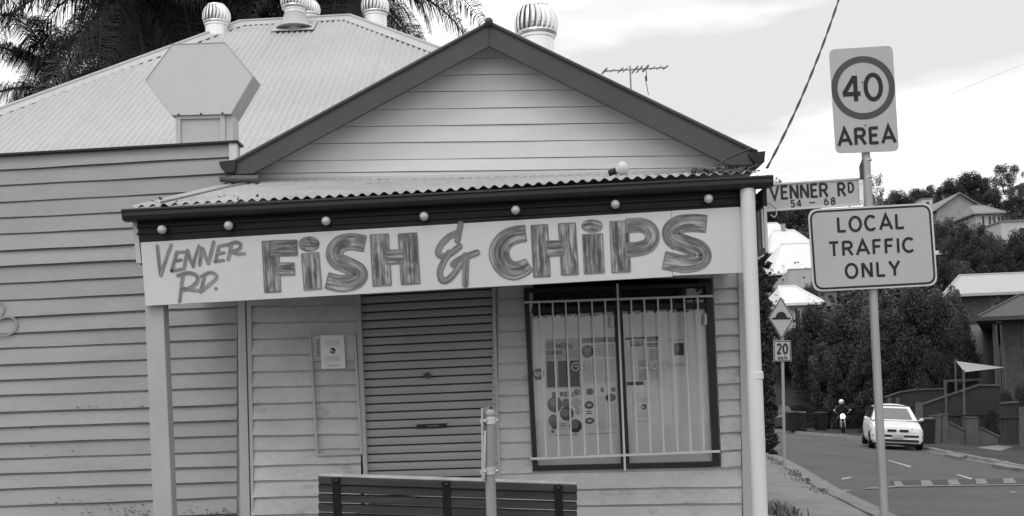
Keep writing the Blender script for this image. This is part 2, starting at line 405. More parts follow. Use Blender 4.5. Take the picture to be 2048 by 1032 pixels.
def strokes(mb, polys, w, fn, mi=0, lift0=.0025, step=.0005, seed=0, uvk=.012, edge=None, rnd=False):
    for si, pl in enumerate(polys):
        if rnd:
            w0 = w if not isinstance(w, (list, tuple)) else w[0]; a_, b_ = Vector(pl[0]), Vector(pl[1]); c_, d_ = Vector(pl[-1]), Vector(pl[-2])
            ea = (a_-b_).normalized()*w0/2; eb = (c_-d_).normalized()*w0/2; ks = ((1, .12), (.9, .44), (.66, .75), (.33, .94))
            base_w = list(w) if isinstance(w, (list, tuple)) else [w0]*len(pl)
            pl = [tuple(a_+ea*k) for k, q in ks]+list(pl)+[tuple(c_+eb*k) for k, q in reversed(ks)]
            wv_ = [w0*q for k, q in ks]+base_w+[w0*q for k, q in reversed(ks)]
        else: wv_ = w
        Lf, Rt = sweep(pl, wv_); lift = lift0+step*(si % 4); acc = 0; u0 = seed*7.3+si*3.1
        if edge is not None:
            lp = [tuple(p) for p in Lf]; rp_ = [tuple(p) for p in Rt]
            for pp in (lp, rp_, [lp[0], rp_[0]], [lp[-1], rp_[-1]]):
                cx_ = sum((Vector(p) for p in lp+rp_), Vector((0, 0)))/(2*len(lp))
                strokes(mb, [pp], 2.3, fn, edge, lift+.0003, 0, seed+5)
        for i in range(len(pl)-1):
            seg = (Vector(pl[i+1])-Vector(pl[i])).length*uvk
            mb.face([fn(*Lf[i], lift), fn(*Rt[i], lift), fn(*Rt[i+1], lift), fn(*Lf[i+1], lift)], mi,
                    [(u0, acc), (u0+1.6, acc), (u0+1.6, acc+seg), (u0, acc+seg)]); acc += seg
def sm(pts, n=6):         # catmull-rom
    o = []; q = [pts[0]]+list(pts)+[pts[-1]]
    for i in range(1, len(q)-2):
        for k in range(n):
            t = k/n; p0, p1, p2, p3 = [Vector(z) for z in q[i-1:i+3]]
            o.append(tuple(.5*((2*p1)+(p2-p0)*t+(2*p0-5*p1+4*p2-p3)*t*t+(3*p1-p0-3*p2+p3)*t**3)))
    o.append(tuple(pts[-1])); return o
def planeY(Y): return lambda x, y, l=0: P(x, y, Y-l)
def text_px(mb, s, bl, br, h, sw, Y, mi=0, gap=.22, lean=None, fn=None, lift0=.0025):
    bl = Vector(bl); br = Vector(br); ex = (br-bl); Lw = ex.length; ex.normalize()
    up = Vector((ex.y, -ex.x)) if lean is None else Vector((lean, -1)).normalized()
    tot = sum(GL[c][0] for c in s)+gap*(len(s)-1); k = Lw/tot; x = 0
    fn = fn or planeY(Y); j = 0
    for c in s:
        wd, pls = GL[c]
        for pl in pls:
            q = [bl+ex*((x+p[0])*k)+up*(p[1]*h) for p in pl]
            strokes(mb, [q], sw, fn, mi, lift0+.0004*(j % 4)); j += 1
        x += wd+gap

# ================================================================== SHOP BUILDING
YW, YA = 9.2, 7.7                              # wall plane, awning front plane
shop = thing('shop_building', (0, YW, 0.1), 'old cream weatherboard corner shop with dark edged gable, front awning and closed roller door', 'building')
def boards(mb, Lp, Rp, Y, prot=.022, seg=10, wob=.0018, lap=.01, mi=0, rnd=None, gap=.0085):
    rnd = rnd or random                        # lapped boards: proud bottom edge, shadow gap, chamfered top
    for (l0, r0), (l1, r1) in zip(zip(Lp, Rp), zip(Lp[1:], Rp[1:])):
        tilt = rnd.uniform(-.002, .002); ph = rnd.uniform(0, 9); pm = rnd.uniform(.7, 1.25); q = []
        for k in range(seg+1):
            t = k/seg; wz = wob*math.sin(ph+t*9)+wob*.6*math.sin(ph*2+t*23)
            top = P(lerp(l0[0], r0[0], t), lerp(l0[1], r0[1], t), Y)
            bot = P(lerp(l1[0], r1[0], t), lerp(l1[1], r1[1], t), Y-prot*pm)
            bot = bot+Vector((0, -.004*math.sin(ph*3+t*7)-tilt, wz+gap*.5))
            back = Vector((bot.x, Y+.010, bot.z+.003))
            g0 = top+Vector((0, .010, .012)); g1 = top+Vector((0, .006, -gap)); g2 = top+Vector((0, -.005, -gap-.006))
            q.append((g0, g1, g2, bot, back))
        for a, c in zip(q, q[1:]):
            for e in range(4): mb.face([a[e], a[e+1], c[e+1], c[e]], mi)
# -- left wall
LL = [309,340,371,405,436,468,502,533,567,601,635,668,697,730,761,791,825,855,887,918,948,978,1013,1046]
LR = [282,313,346,379,413,446,478,510,544,579,613,646,678,711.6,743,775,809,840,871,902.5,932.5,963,994,1027]
b = MB()
x0, x1 = -160, 474
ext = lambda a, c: a+(a-c)*160/474
boards(b, [(x0, ext(a, c)) for a, c in zip(LL, LR)], [(x1, c) for c in LR], YW, seg=26)
p_ = [P(x0, ext(309, 282), YW+.02), P(474, 282, YW+.02), P(474, 1050, YW+.02), P(x0, 1075, YW+.02)]
b.prism(p_, (0, .10, 0))
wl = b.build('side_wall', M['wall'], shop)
b = MB(); gf = planeY(YW-.0275)
strokes(b, [sm([(-6, 640), (10, 634), (26, 636), (33, 648), (28, 662), (12, 670), (-8, 670)], 5), sm([(-8, 603), (4, 608), (7, 620), (0, 634), (-8, 640)], 5)], 4.5, gf)
b.build('graffiti', mat('faded_spray_paint', .26, .8, .1), shop, fixn=False)
b = MB(); rq = random.Random(4)
for (px, py, sx_, sy_, n_) in ((152, 815, 14, 2.5, 9), (210, 813, 30, 2, 7), (278, 812, 8, 1.5, 5), (90, 1006, 60, 8, 22), (200, 1014, 34, 9, 40), (262, 1022, 22, 7, 46), (400, 1021, 50, 4, 40), (110, 566, 30, 1.2, 5), (60, 910, 50, 30, 10)):
    for i in range(int(n_*.6)):
        x, y = px+rq.gauss(0, sx_), py+rq.gauss(0, sy_); w_ = rq.uniform(.8, 3.2); h_ = rq.uniform(.5, 1.6)
        b.face([P(x-w_, y+rq.uniform(-h_, 0), YW-.029), P(x+rq.uniform(-.3, .3)*w_, y-h_, YW-.029), P(x+w_, y+rq.uniform(-h_, h_)*.5, YW-.029), P(x+rq.uniform(-.5, .5)*w_, y+h_, YW-.029)])
tag(b.build('flaked_paint', M['print'], shop, fixn=False), kind='stuff')
b = MB()                                       # parapet capping, corner stop, cover strips
b.prism([P(x0, ext(306, 279), YW-.05), P(476, 279.5, YW-.05), P(476, 284.5, YW-.05), P(x0, ext(311, 284), YW-.05)], (0, .2, 0))
b.build('parapet_capping', M['gutter'], shop, bevel=.004)
b = MB()
b.prism([P(457, 286, YW-.032), P(473, 286, YW-.032), P(474, 352, YW-.032), P(459, 352, YW-.032)], (0, .05, 0))
b.build('corner_stop', M['gable'], shop, bevel=.004)
b = MB()
b.prism([P(474, 560, YW-.03), P(489, 560, YW-.03), P(500, 1040, YW-.03), P(481, 1040, YW-.03)], (0, .045, 0))
b.prism([P(491.5, 560, YW-.024), P(502, 560, YW-.024), P(508, 1040, YW-.024), P(502.5, 1040, YW-.024)], (0, .04, 0))
b.build('cover_strip', M['trim'], shop, bevel=.003)
# -- shopfront wall
ya = [548,580,612.6,645.5,678,711,744,775,808,840,872,902,932,962.6,996,1031,1060]
yb = [540,573,608,641,672,705,738,769,802,835,868,897,927,958,990,1027,1056]
b = MB()
boards(b, [(502, y) for y in ya], [(722, y) for y in yb], YW, seg=8)
yc = [530,564,597,630,662,694,727,760,792,825,857,886,918,949]
boards(b, [(996, y) for y in yc], [(lerp(1047, 1065, (y-577)/365), y-2.0) for y in yc], YW, seg=3)
yd0 = [548,578,608,638.5,671,702.5,735.5,769.5,800.5,833,866,902,936]; yd1 = [545,575,605,636,669,700,732.5,766,798,830.5,864.5,899,934]
boards(b, [(lerp(1426, 1443, (y-565)/368), y) for y in yd0], [(1482, y) for y in yd1], YW, seg=3)
ye0 = [946,981,1013,1046,1079]; ye1 = [936,974,1007,1040,1073]
boards(b, [(996, y) for y in ye0], [(1484, y) for y in ye1], YW, seg=10)
# wall lining behind, with openings for shutter and window
def lining(px0, px1, py0, py1, th=.10, Y=YW+.012):
    b.prism([P(px0, py0, Y), P(px1, py0, Y), P(px1, py1, Y), P(px0, py1, Y)], (0, th, 0))
lining(474, 722, 400, 1080); lining(722, 985, 400, 560); lining(985, 1066, 400, 1080); lining(1066, 1424, 400, 556); lining(1424, 1484, 400, 1080); lining(1066, 1424, 942, 1080)
b.build('front_wall', M['wall2'], shop)
b = MB()
b.prism([P(1476, 540, YW-.035), P(1497, 540, YW-.035), P(1512, 1080, YW-.035), P(1488, 1080, YW-.035)], (0, .05, 0))
b.build('corner_board', M['trim'], shop, bevel=.003)
b = MB()                                      # unseen sides of the shop
xr = P(1497, 800, YW).x; xl = P(457, 800, YW).x
b.box(xr-.1, xr, YW+.06, 16.4, gz(xr)-.3, 3.12); b.box(-9.6, -9.5, YW+.12, 16.4, 0.4, 3.3); b.box(-9.6, xr, 16.4, 16.5, -.1, 3.3)
b.build('side_wall', M['wall'], shop)
b = MB(); b.box(-9.6, xr-.12, YW+.13, 16.3, .30, .36); b.build('shop_floor', M['dark'], shop)
b = MB(); b.box(P(722, 1000, YW).x, P(1000, 1000, YW).x, YW-.10, YW+.10, -.2, P(860, 1006, YW).z+.01); b.build('door_step', M['path'], shop, bevel=.01)
b = MB(); b.box(-2.3, xr-.12, 10.6, 10.66, .36, 3.6); b.build('inner_wall', M['dark'], shop)
b = MB(); b.box(-9.5, P(476, 1030, YW).x, YW-.002, YW+.10, gz(-9)-.6, .5)
b.box(P(480, 1040, YW).x, xr, YW+.02, YW+.12, -.4, P(700, 1050, YW).z)
b.build('base_course', M['concrete'], shop)
# -- gable wall
gy = [58, 88, 116, 148.5, 181, 215, 248.5, 282, 315.5, 340, 372]
b = MB()
top = (978, 60)
def gx(y, side):                               # raking line a little above the barge's lower edge
    return 978-(y-70)/.539 if side < 0 else 978+(y-70)/.490
gL, gR = [], []
for y in gy:
    a = max(gx(y, -1), 468); c = min(gx(y, 1), 1500)
    if y < 72: a, c = 974, 982
    gL.append((a, y+(978-a)*.0145)); gR.append((c, y-(c-978)*.0118))
boards(b, gL, gR, YW, prot=.011, seg=14, wob=.0010, gap=.0015)
b.prism([P(978, 66, YW+.012), P(1497, 322, YW+.012), P(1497, 372, YW+.012), P(462, 378, YW+.012), P(462, 348, YW+.012)], (0, .08, 0))
b.build('gable_wall', M['gable'], shop)
# -- barge boards
YB = YW-.24
b = MB()
b.prism([P(460, 331, YB), P(978, 48, YB), P(978, 93, YB), P(506, 347.5, YB), P(470, 349, YB)], (0, .035, 0))
b.build('barge_board', M['darktrim'], shop, bevel=.004)
b = MB()
b.prism([P(978.6, 48, YB), P(1506, 303, YB), P(1506, 330, YB), P(1457, 330.5, YB), P(978.6, 93, YB)], (0, .035, 0))
b.build('barge_board', M['darktrim'], shop, bevel=.004)
b = MB()                                       # barge capping rolls and ridge
b.tube([P(456, 330, YB-.005), P(978, 45.5, YB-.005)], .017, 8); b.tube([P(978, 45.5, YB-.006), P(1512, 303.5, YB-.006)], .017, 8)
b.build('barge_capping', M['darktrim'], shop, smooth=True)
apex = P(978, 47, YB)
b = MB(); b.tube([apex+Vector((0, -.03, .0)), apex+Vector((0, 3.2, .0))], .032, 10); b.ball(apex+Vector((0, -.03, .005)), .036, 10)
b.build('gable_ridge_cap', M['darktrim'], shop, smooth=True)
# gable roof sheets running back to the hipped roof
gl_ = P(456, 331, YB); gr_ = P(1508, 303, YB)
b = MB()
for e in (gl_, gr_):
    b.prism([apex+Vector((0, .004, -.02)), e+Vector((0, .004, -.02)), e+Vector((0, 2.6, -.02)), apex+Vector((0, 3.2, -.02))], (0, 0, -.02))
b.build('gable_roof', M['roof'], shop)
# gutter ends at the eaves of the gable
for (a, c, e, yb) in (((437, 323), (472, 322), (470, 345), 2.2), ((1497, 306), (1531, 303.5), (1526, 323), 2.2)):
    g0 = P(*a, YB-.03); g1 = P(*c, YB-.03); hh = (P(*c, YB)-P(*e, YB)).z
    b = MB()
    prof = [(0, 0), (g1.x-g0.x, .012), (g1.x-g0.x-.012, -hh), (.05, -hh), (.015, -hh*.55)]
    b.prism([g0+Vector((x, 0, z)) for x, z in prof], (0, 2.4, 0))
    b.build('eaves_gutter', M['gutter'], shop, bevel=.003)

# -- hipped main roof (corrugated), pitch 33 deg
pr = R(33); Y0, Z0 = 10.5, EYE.z+2.3
rn = Vector((0, -math.sin(pr), math.cos(pr))); rp0 = Vector((0, Y0, Z0))
A = onplane(0, 222, rp0, rn); B = onplane(480, 47, rp0, rn); C = onplane(700, 35, rp0, rn); D = onplane(880, 101, rp0, rn)
zt = max(B.z, C.z)
def hipx(p, q, z): return p.x+(q.x-p.x)*(z-p.z)/(q.z-p.z)
eL = hipx(A, B, Z0-.25); eR = min(hipx(D, C, Z0-.25), xr+.25)
up = Vector((0, math.cos(pr), math.sin(pr)))
b = MB(); pitch = .076; nsub = 6; nx = int((eR-eL)/(pitch/nsub)); prev = None
for i in range(nx+1):
    X = eL+(eR-eL)*i/nx
    if X < B.x: ztop = Z0-.25+(X-eL)/(B.x-eL)*(B.z-Z0+.25)
    elif X > C.x: ztop = Z0-.25+(hipx(D, C, Z0-.25)-X)/(hipx(D, C, Z0-.25)-C.x)*(C.z-Z0+.25)
    else: ztop = lerp(B.z, C.z, (X-B.x)/(C.x-B.x))
    off = .012*math.cos(2*math.pi*X/pitch)+(.006 if int(X/.76+50) % 2 else 0)
    pt = []
    for k in range(5):
        z = lerp(Z0-.25, ztop, k/4); s_ = (z-Z0)/math.sin(pr)
        pt.append(Vector((X, Y0, Z0))+up*s_+rn*(off+.003*math.sin(X*3+k)))
    if prev:
        for k in range(4): b.face([prev[k], pt[k], pt[k+1], prev[k+1]])
    prev = pt
b.build('corrugated_roof', M['roof'], shop, smooth=True, fixn=False)
yb_ = 2*B.y-Y0
b = MB()
E1 = Vector((eL, Y0-.35, Z0-.25)); E2 = Vector((eR, Y0-.35, Z0-.25)); E3 = Vector((eR, yb_, Z0-.25)); E4 = Vector((eL, yb_, Z0-.25))
dn = Vector((0, 0, -.03))
b.face([E1+dn, B+dn, E4+dn]); b.face([E2+dn, C+dn, E3+dn]); b.face([E4+dn, B+dn, C+dn, E3+dn])
b.build('rear_roof', M['roof'], shop)
def rollcap(mb, a, c, wd, nL, nR):             # ridge/hip capping: two wings and a roll
    mb.tube([a+Vector((0, 0, .035)), c+Vector((0, 0, .035))], .022, 8)
    mb.prism([a+Vector((0, 0, .03)), c+Vector((0, 0, .03)), c+nL*wd+Vector((0, 0, .012)), a+nL*wd+Vector((0, 0, .012))], (0, 0, .004))
    mb.prism([a+Vector((0, 0, .03)), c+Vector((0, 0, .03)), c+nR*wd+Vector((0, 0, .0)), a+nR*wd+Vector((0, 0, .0))], (0, 0, .004))
b = MB()
rollcap(b, E1+(B-E1)*0.02, B, .17, (up*-1+Vector((.55, 0, 0))).normalized(), Vector((-.7, .45, -.5)))
rollcap(b, B, C, .16, up*-1, Vector((0, .8, -.55)))
rollcap(b, C, Vector((hipx(D, C, Z0+.2), Y0+.3, Z0+.2)), .17, (up*-1+Vector((-.55, 0, 0))).normalized(), Vector((.7, .45, -.5)))
b.build('hip_capping', M['cap'], shop)

# -- roller shutter
SL = [(718, 560), (738.5, 1010)]; SR = [(981, 548), (1001, 1010)]
b = MB()
def sp(t, u, l): # t across, u down
    xa = lerp(SL[0][0], SL[1][0], u); ya_ = lerp(560, 1010, u); xb = lerp(SR[0][0], SR[1][0], u); yb2 = lerp(545, 1003.5, u)
    return P(lerp(xa, xb, t), lerp(ya_, yb2, t), YW+.03-l)
ns = 27
for k in range(ns):
    u0 = k/ns; du = 1/ns
    pr_ = [(0, .0), (.06, .014), (.45, .019), (.84, .016), (.88, .0), (.94, -.004), (1.0, 0)]
    for (a, la), (c, lc) in zip(pr_, pr_[1:]):
        b.face([sp(-.01, u0+a*du, la), sp(1.01, u0+a*du, la), sp(1.01, u0+c*du, lc), sp(-.01, u0+c*du, lc)], 1 if a >= .84 else 0)
door = b.build('roller_shutter', [M['shutter'], M['groove']], shop, fixn=False)
b = MB()
fnS = lambda x, y, l=0: P(x, y, YW-.005-l)
b.prism([P(833, 849, YW-.012), P(893, 846.5, YW-.012), P(893, 854.5, YW-.012), P(833, 857, YW-.012)], (0, .03, 0))
hd = b.build('shutter_handle', M['black'], door, bevel=.002)
b = MB(); text_px(b, 'DOCK', (853, 854), (878, 853), 4, .9, YW-.0125) if False else strokes(b, [[(855, 852.2), (877, 851.4)]], 1.6, planeY(YW-.0125), lift0=.002)
b.build('handle_mark', M['print2'], hd)
b = MB(); c_ = P(855, 751, YW-.01); b.lathe([(.024, .03), (.028, .0), (.022, -.004), (.012, -.006)], c_, 16, 0, (0, 1, 0)); b.tube([c_+Vector((-.035, -.01, .01)), c_+Vector((0, -.022, 0)), c_+Vector((.035, -.01, -.01))], .006, 6)
b.build('shutter_lock', M['pipe'], door, smooth=True)
b = MB()
b.prism([P(708, 560, YW-.03), P(719, 560, YW-.03), P(739, 1040, YW-.03), P(731, 1040, YW-.03)], (0, .07, 0))
b.build('door_jamb', M['trim'], shop, bevel=.003)
b = MB()
b.prism([P(983, 548, YW-.03), P(989, 548, YW-.03), P(1004, 1040, YW-.03), P(999, 1040, YW-.03)], (0, .07, 0))
b.build('door_jamb', M['trim'], shop, bevel=.003)

# -- window with dark frame
def wl2(t, u):       # window-space (0..1, 0..1 down) -> px
    xa = lerp(1049, 1067, u); ya_ = lerp(577, 942, u); xb = lerp(1424, 1440.5, u); yb2 = lerp(565, 933, u)
    return (lerp(xa, xb, t), lerp(ya_, yb2, t))
win = MB()
def fr(t0, t1, u0, u1, Y=YW-.040, d=.08, mb=None, mi=0):
    (mb or win).prism([P(*wl2(t0, u0), Y), P(*wl2(t1, u0), Y), P(*wl2(t1, u1), Y), P(*wl2(t0, u1), Y)], (0, d, 0), mi)
fr(0, .022, 0, 1); fr(.965, 1, .001, .999); fr(.022, .965, 0, .022); fr(.022, .965, .972, 1); fr(.475, .515, .022, .972); fr(.022, .475, .105, .135, YW-.030); fr(.515, .965, .105, .135, YW-.030)
wino = win.build('window', M['winframe'], shop, bevel=.003)
b = MB()
fr(.022, .475, .022, .972, YW+.018, .004, b); fr(.515, .965, .022, .972, YW+.018, .004, b)
b.build('window_pane', M['glass'], wino)
b = MB()                                       # paint/paper on the inside of the glass with a ragged top
for t0, t1, ub in ((.023, .474, .158), (.516, .964, .150)):
    n = 26; rr = random.Random(5)
    for k in range(n):
        ta, tb = lerp(t0, t1, k/n), lerp(t0, t1, (k+1)/n)
        ua = ub+rr.uniform(-.006, .010); ub2 = ub+rr.uniform(-.006, .010)
        b.face([P(*wl2(ta, ua), YW+.027), P(*wl2(tb, ub2), YW+.027), P(*wl2(tb, .972), YW+.027), P(*wl2(ta, .972), YW+.027)])
b.build('window_film', M['film'], wino)
for px, py, q in ((1060, 617, 10), (1224, 642, 12), (1412.5, 638, 12)):
    b = MB()
    for r_, l in ((5.2, 0), (2.8, .008)):
        pts = rrect([(px-r_, py-q*(1 if r_ > 4 else .8)), (px+r_, py-q*(1 if r_ > 4 else .8)), (px+r_, py+q*(1 if r_ > 4 else .8)), (px-r_, py+q*(1 if r_ > 4 else .8))], 2.5, 3)
        b.prism([P(x, y, YW-.028-l) for x, y in pts], (0, .02, 0))
    b.build('window_catch', M['white'], wino, bevel=.002)
# -- security grille
b = MB(); YG = YW-.075
tb = lambda x: P(x, 605-(x-1050)*.0349, YG); bb = lambda x: P(x, 917.5-(x-1064)*.0402, YG)
b.bar(tb(1050), tb(1424), .018, .018); b.bar(bb(1062), bb(1439), .02, .02)
for xt, xb in zip((1078,1105,1131,1157,1183.6,1210,1262,1288,1315.5,1342,1368,1395), (1092.5,1118,1144,1170.5,1197,1223,1275,1302,1328,1355.4,1382,1408)):
    b.bar(tb(xt), bb(xb), .013, .013, up=(0, 1, 0))
b.bar(P(1234.5, 567, YG-.016), P(1250, 941, YG-.016), .017, .013, up=(0, 1, 0))
for cx_, cy_, sg in ((1152, 735, 1), (1176, 735, -1), (1310, 731, 1), (1333, 731, -1)):
    pts = []
    for i in range(30):
        a = i/29*R(560); r_ = 2.5+i/29*9.5
        pts.append((cx_-sg*math.cos(a+.6)*r_, cy_-math.sin(a+.6)*r_))
    lx = pts[-1]; pts += [(lerp(lx[0], cx_+sg*12, t), lerp(lx[1], cy_+42, t)+6*math.sin(t*3.1)) for t in (.3, .6, .85, 1)]
    b.tube([P(x, y, YG+.012) for x, y in pts], .0045, 6)
for x, y in ((1050, 605), (1424, 592), (1063, 917), (1438, 902.5)):
    b.bar(P(x, y, YG), P(x, y, YW-.015), .02, .02)
b.build('security_grille', M['white'], shop)

# -- awning
awf = lambda x: 414-(x-264)*.0575             # front edge of sheet, px
awb = lambda x: 363-(x-500)*.0195             # back edge at wall
b = MB(); n0 = 264; n1 = 1522; steps = 390; prev = None; Xf0, Xf1 = P(n0, awf(n0), YA).x, P(n1, awf(n1), YA).x
Xb0, Xb1 = P(470, 363, YW).x, P(1510, 340, YW).x
for i in range(steps+1):
    t = i/steps; px = lerp(n0, n1, t); f = P(px, awf(px), YA-.03)
    pxb = lerp(470, 1510, t); k_ = P(pxb, awb(pxb), YW-.01)
    dz = .011*math.cos(2*math.pi*f.x/.0775)+.004*math.sin(f.x*2.1)
    pt = [f+Vector((0, 0, dz)), f.lerp(k_, .5)+Vector((0, 0, dz)), k_+Vector((0, 0, dz))]
    pt2 = [p-Vector((0, 0, .0025)) for p in pt]
    if prev:
        a, a2 = prev
        for k in range(2): b.face([a[k], pt[k], pt[k+1], a[k+1]]); b.face([a2[k], pt2[k], pt2[k+1], a2[k+1]])
        b.face([a[0], pt[0], pt2[0], a2[0]])
    prev = (pt, pt2)
b.build('awning_roof', M['awnroof'], shop, smooth=True)
b = MB()                                       # lead flashing against the gable
prev = None
for i in range(61):
    t = i/60; px = lerp(500, 1512, t); y = awb(px)
    q = [P(px, y-6, YW-.022), P(px, y+.5, YW-.03), P(px, y+2.5+1.6*math.sin(i*1.9)+1.2*math.sin(i*.7), YW-.10)]
    if prev:
        for k in range(2): b.face([prev[k], q[k], q[k+1], prev[k+1]])
    prev = q
b.build('roof_flashing', M['cap'], shop, smooth=True)
gt = lambda x: 419.5-(x-245)*.0527; gb = lambda x: 440-(x-245)*.0507
b = MB()                                       # quad gutter
prof = [(0, 0), (-.018, .002), (-.020, -.012), (-.012, -.022), (-.012, -.050), (-.004, -.072), (.02, -.082), (.085, -.082), (.085, -.004), (.082, -.004), (.082, -.076), (.02, -.076)]
def gpt(px, s): return P(px, gt(px), YA-.11)
a = P(244, gt(244), YA-.11); c = P(1546, gt(1546), YA-.11)
h_ = (P(900, gt(900), YA-.11)-P(900, gb(900), YA-.11)).z/.082
b.prism([a+Vector((0, y, z*h_)) for y, z in prof], c-a)
for e in (a, c):
    b.prism([e+Vector((0, y, z*h_)) for y, z in ((-.018, 0), (-.012, -.05), (.02, -.082), (.085, -.082), (.085, 0))], Vector((.012 if e is a else -.012, 0, 0)))
b.build('awning_gutter', M['gutter'], shop, bevel=.002)
st = lambda x: 484.5-(x-281)*.0591             # signboard top line
b = MB()
b.prism([P(270, gb(270)-6, YA), P(1512, gb(1512)-6, YA), P(1512, st(1512)+2, YA), P(280, st(280)+2, YA)], (0, .03, 0))
for d_, h2, pr2 in ((17, 5, .018), (31, 4, .012)):
    b.prism([P(273, gb(273)+d_-h2, YA-pr2), P(1480, gb(1480)+d_-h2, YA-pr2), P(1480, gb(1480)+d_, YA-pr2), P(273, gb(273)+d_, YA-pr2)], (0, pr2-.001, 0))
b.build('fascia', M['fascia'], shop, bevel=.003)
b = MB()                                      # dark returns, soffit joists
sol = P(264, 441, YA); 
b.prism([P(264, 439, YA-.004), P(273.5, 439, YA-.004), P(283, 526, YA-.004), P(272.5, 526, YA-.004)], (0, .03, 0))
b.build('side_return', M['trim'], shop, bevel=.002)
b = MB()
zl = P(280, 470, YA).z; X_ = P(277, 470, YA).x
b.prism([P(275, 444, YA+.03), P(281, 444, YA+.03), P(285, 530, YA+.03), P(281.5, 530, YA+.03)], (0, 1.4, 0))
b.build('side_fascia', M['fascia'], shop); b = MB()
XR = P(1530, 450, YA).x
zt_, zm_, zb_ = P(1530, 376, YA).z, P(1530, 411, YA).z, P(1530, 503, YA).z
b.prism([Vector((XR, YA+.03, zt_)), Vector((XR, YW-.04, zt_)), Vector((XR, YW-.04, zm_)), Vector((XR, YA+.03, zm_))], (.03, 0, 0))
b.build('side_fascia', M['fascia'], shop)
b = MB()
b.prism([Vector((XR+.004, YA+.03, zm_)), Vector((XR+.004, YW-.04, zm_)), Vector((XR+.004, YW-.04, zb_)), Vector((XR+.004, YA+.03, zb_))], (.02, 0, 0))
for yy in (YA+.04, YA+.16): b.box(XR-.012, XR+.002, yy, yy+.02, zb_+.03, zm_-.02)
b.build('side_sign_panel', M['board'], shop)
b = MB()
q0 = P(1534, 506, YA+.2); b.tube([q0, q0+Vector((-.02, 0, -.05)), q0+Vector((-.10, .1, -.10))], .014, 8); b.build('awning_bracket', M['blackiron'], shop, smooth=True)
b = MB()
zs0, zs1 = P(900, 470, YA).z, P(900, 470, YA).z
b.prism([P(283, 495, YA+.03), P(1485, 424, YA+.03), P(1485, 424, YA+.03)+Vector((0, 1.44, .12)), P(283, 495, YA+.03)+Vector((0, 1.44, .12))], (0, 0, .015))
b.build('awning_soffit', M['timber'], shop)
# posts and downpipe
b = MB(); b.prism([P(289, 600, YA+.02), P(326, 600, YA+.02), P(350, 1150, YA+.02), P(311, 1150, YA+.02)], (0, .12, 0))
b.build('awning_post', M['post'], shop, bevel=.006)
b = MB()
b.tube([P(1494.5, 378, YA-.05), P(1509, 752, YA-.05)], .0515, 20); b.lathe([(.052, .03), (.057, .025), (.057, -.02), (.052, -.025)], P(1510.5, 752, YA-.05), 20)
b.tube([P(1509, 752, YA-.05), P(1529, 1250, YA-.05)], .0545, 20)
b.build('downpipe', M['dpipe'], shop, smooth=True)

# ================================================================== SIGNBOARD
YS = YA-.022
sb = thing('shop_signboard', P(885, 590, YS), 'long pale signboard hand painted VENNER RD FISH & CHIPS, hung below the awning fascia', 'sign')
b = MB()
BL, BR = (291, 612), (1488, 545.5)
j0, j1 = (1343, 421.8), (1345, 552)
b.prism([P(281, 485, YS), P(*j0, YS), P(j1[0], 553.4, YS), P(*BL, YS)], (0, .02, 0))
b.prism([P(j0[0]+.6, 421.3, YS-.002), P(1481, 413.5, YS-.002), P(*BR, YS-.002), P(j1[0]+.6, 551.4, YS-.002)], (0, .02, 0))
b.build('board', M['board'], sb, bevel=.002)
fS = lambda x, y, l=0: P(x, y, YS-.002-l)
def L6(x, y): return (480+x/3.44, 400+y/3.44)
def L7(x, y): return (940+x/3.035, 300+y/3.035)
def L5(x, y): return (x/2.948, 270+y/2.948)
letters = []
def big(name, polys, wd, seed):
    b = MB()
    for i, pl in enumerate(polys):
        wi = wd[i] if isinstance(wd, (list, tuple)) else wd
        strokes(b, [pl], wi, fS, lift0=.002+.0008*i, seed=seed+i*1.7, edge=1)
    o = b.build(name, [M['ink'], M['ink3']], sb, fixn=False); return o
def ell(cx, cy, rx, ry):
    b = MB(); n = 24; rows = 6
    for r_ in range(rows):     # filled ellipse from horizontal slices so the brush texture runs across
        for s_ in range(n):
            x_a, x_b = -1+2*s_/n, -1+2*(s_+1)/n
            ya_, yb_2 = math.sqrt(max(0, 1-x_a**2)), math.sqrt(max(0, 1-x_b**2))
            u0, u1 = -1+2*r_/rows, -1+2*(r_+1)/rows
            b.face([fS(cx+rx*x_a, cy+ry*ya_*u0, .002), fS(cx+rx*x_b, cy+ry*yb_2*u0, .002), fS(cx+rx*x_b, cy+ry*yb_2*u1, .002), fS(cx+rx*x_a, cy+ry*ya_*u1, .002)], 0,
                   [(u0+cx, x_a*.5), (u0+cx, x_b*.5), (u1+cx, x_b*.5), (u1+cx, x_a*.5)])
    return b
S5 = 1/3.44
big('letter_f', [[L6(207, 282), L6(225, 632)], [L6(212, 332), L6(393, 327)], [L6(260, 475), L6(374, 472)]], [111*S5, 104*S5, 82*S5], 1)
b = ell(*L6(475, 302), 74*S5, 52*S5); b.faces = None; strokes(b, [[L6(482, 366), L6(502, 614)]], 120*S5, fS, seed=3, edge=1); b.build('letter_i', [M['ink'], M['ink3']], sb, fixn=False)
big('letter_s', [sm([L6(858, 300), L6(770, 285), L6(690, 302), L6(648, 358), L6(668, 415), L6(740, 448), L6(812, 488), L6(818, 530), L6(775, 562), L6(690, 573), L6(598, 553)])], 108*S5, 5)
big('letter_h', [[L6(958, 236), L6(978, 588)], [L6(1152, 230), L6(1174, 576)], [L6(1005, 392), L6(1125, 388)]], [126*S5, 128*S5, 92*S5], 8)
b = MB()
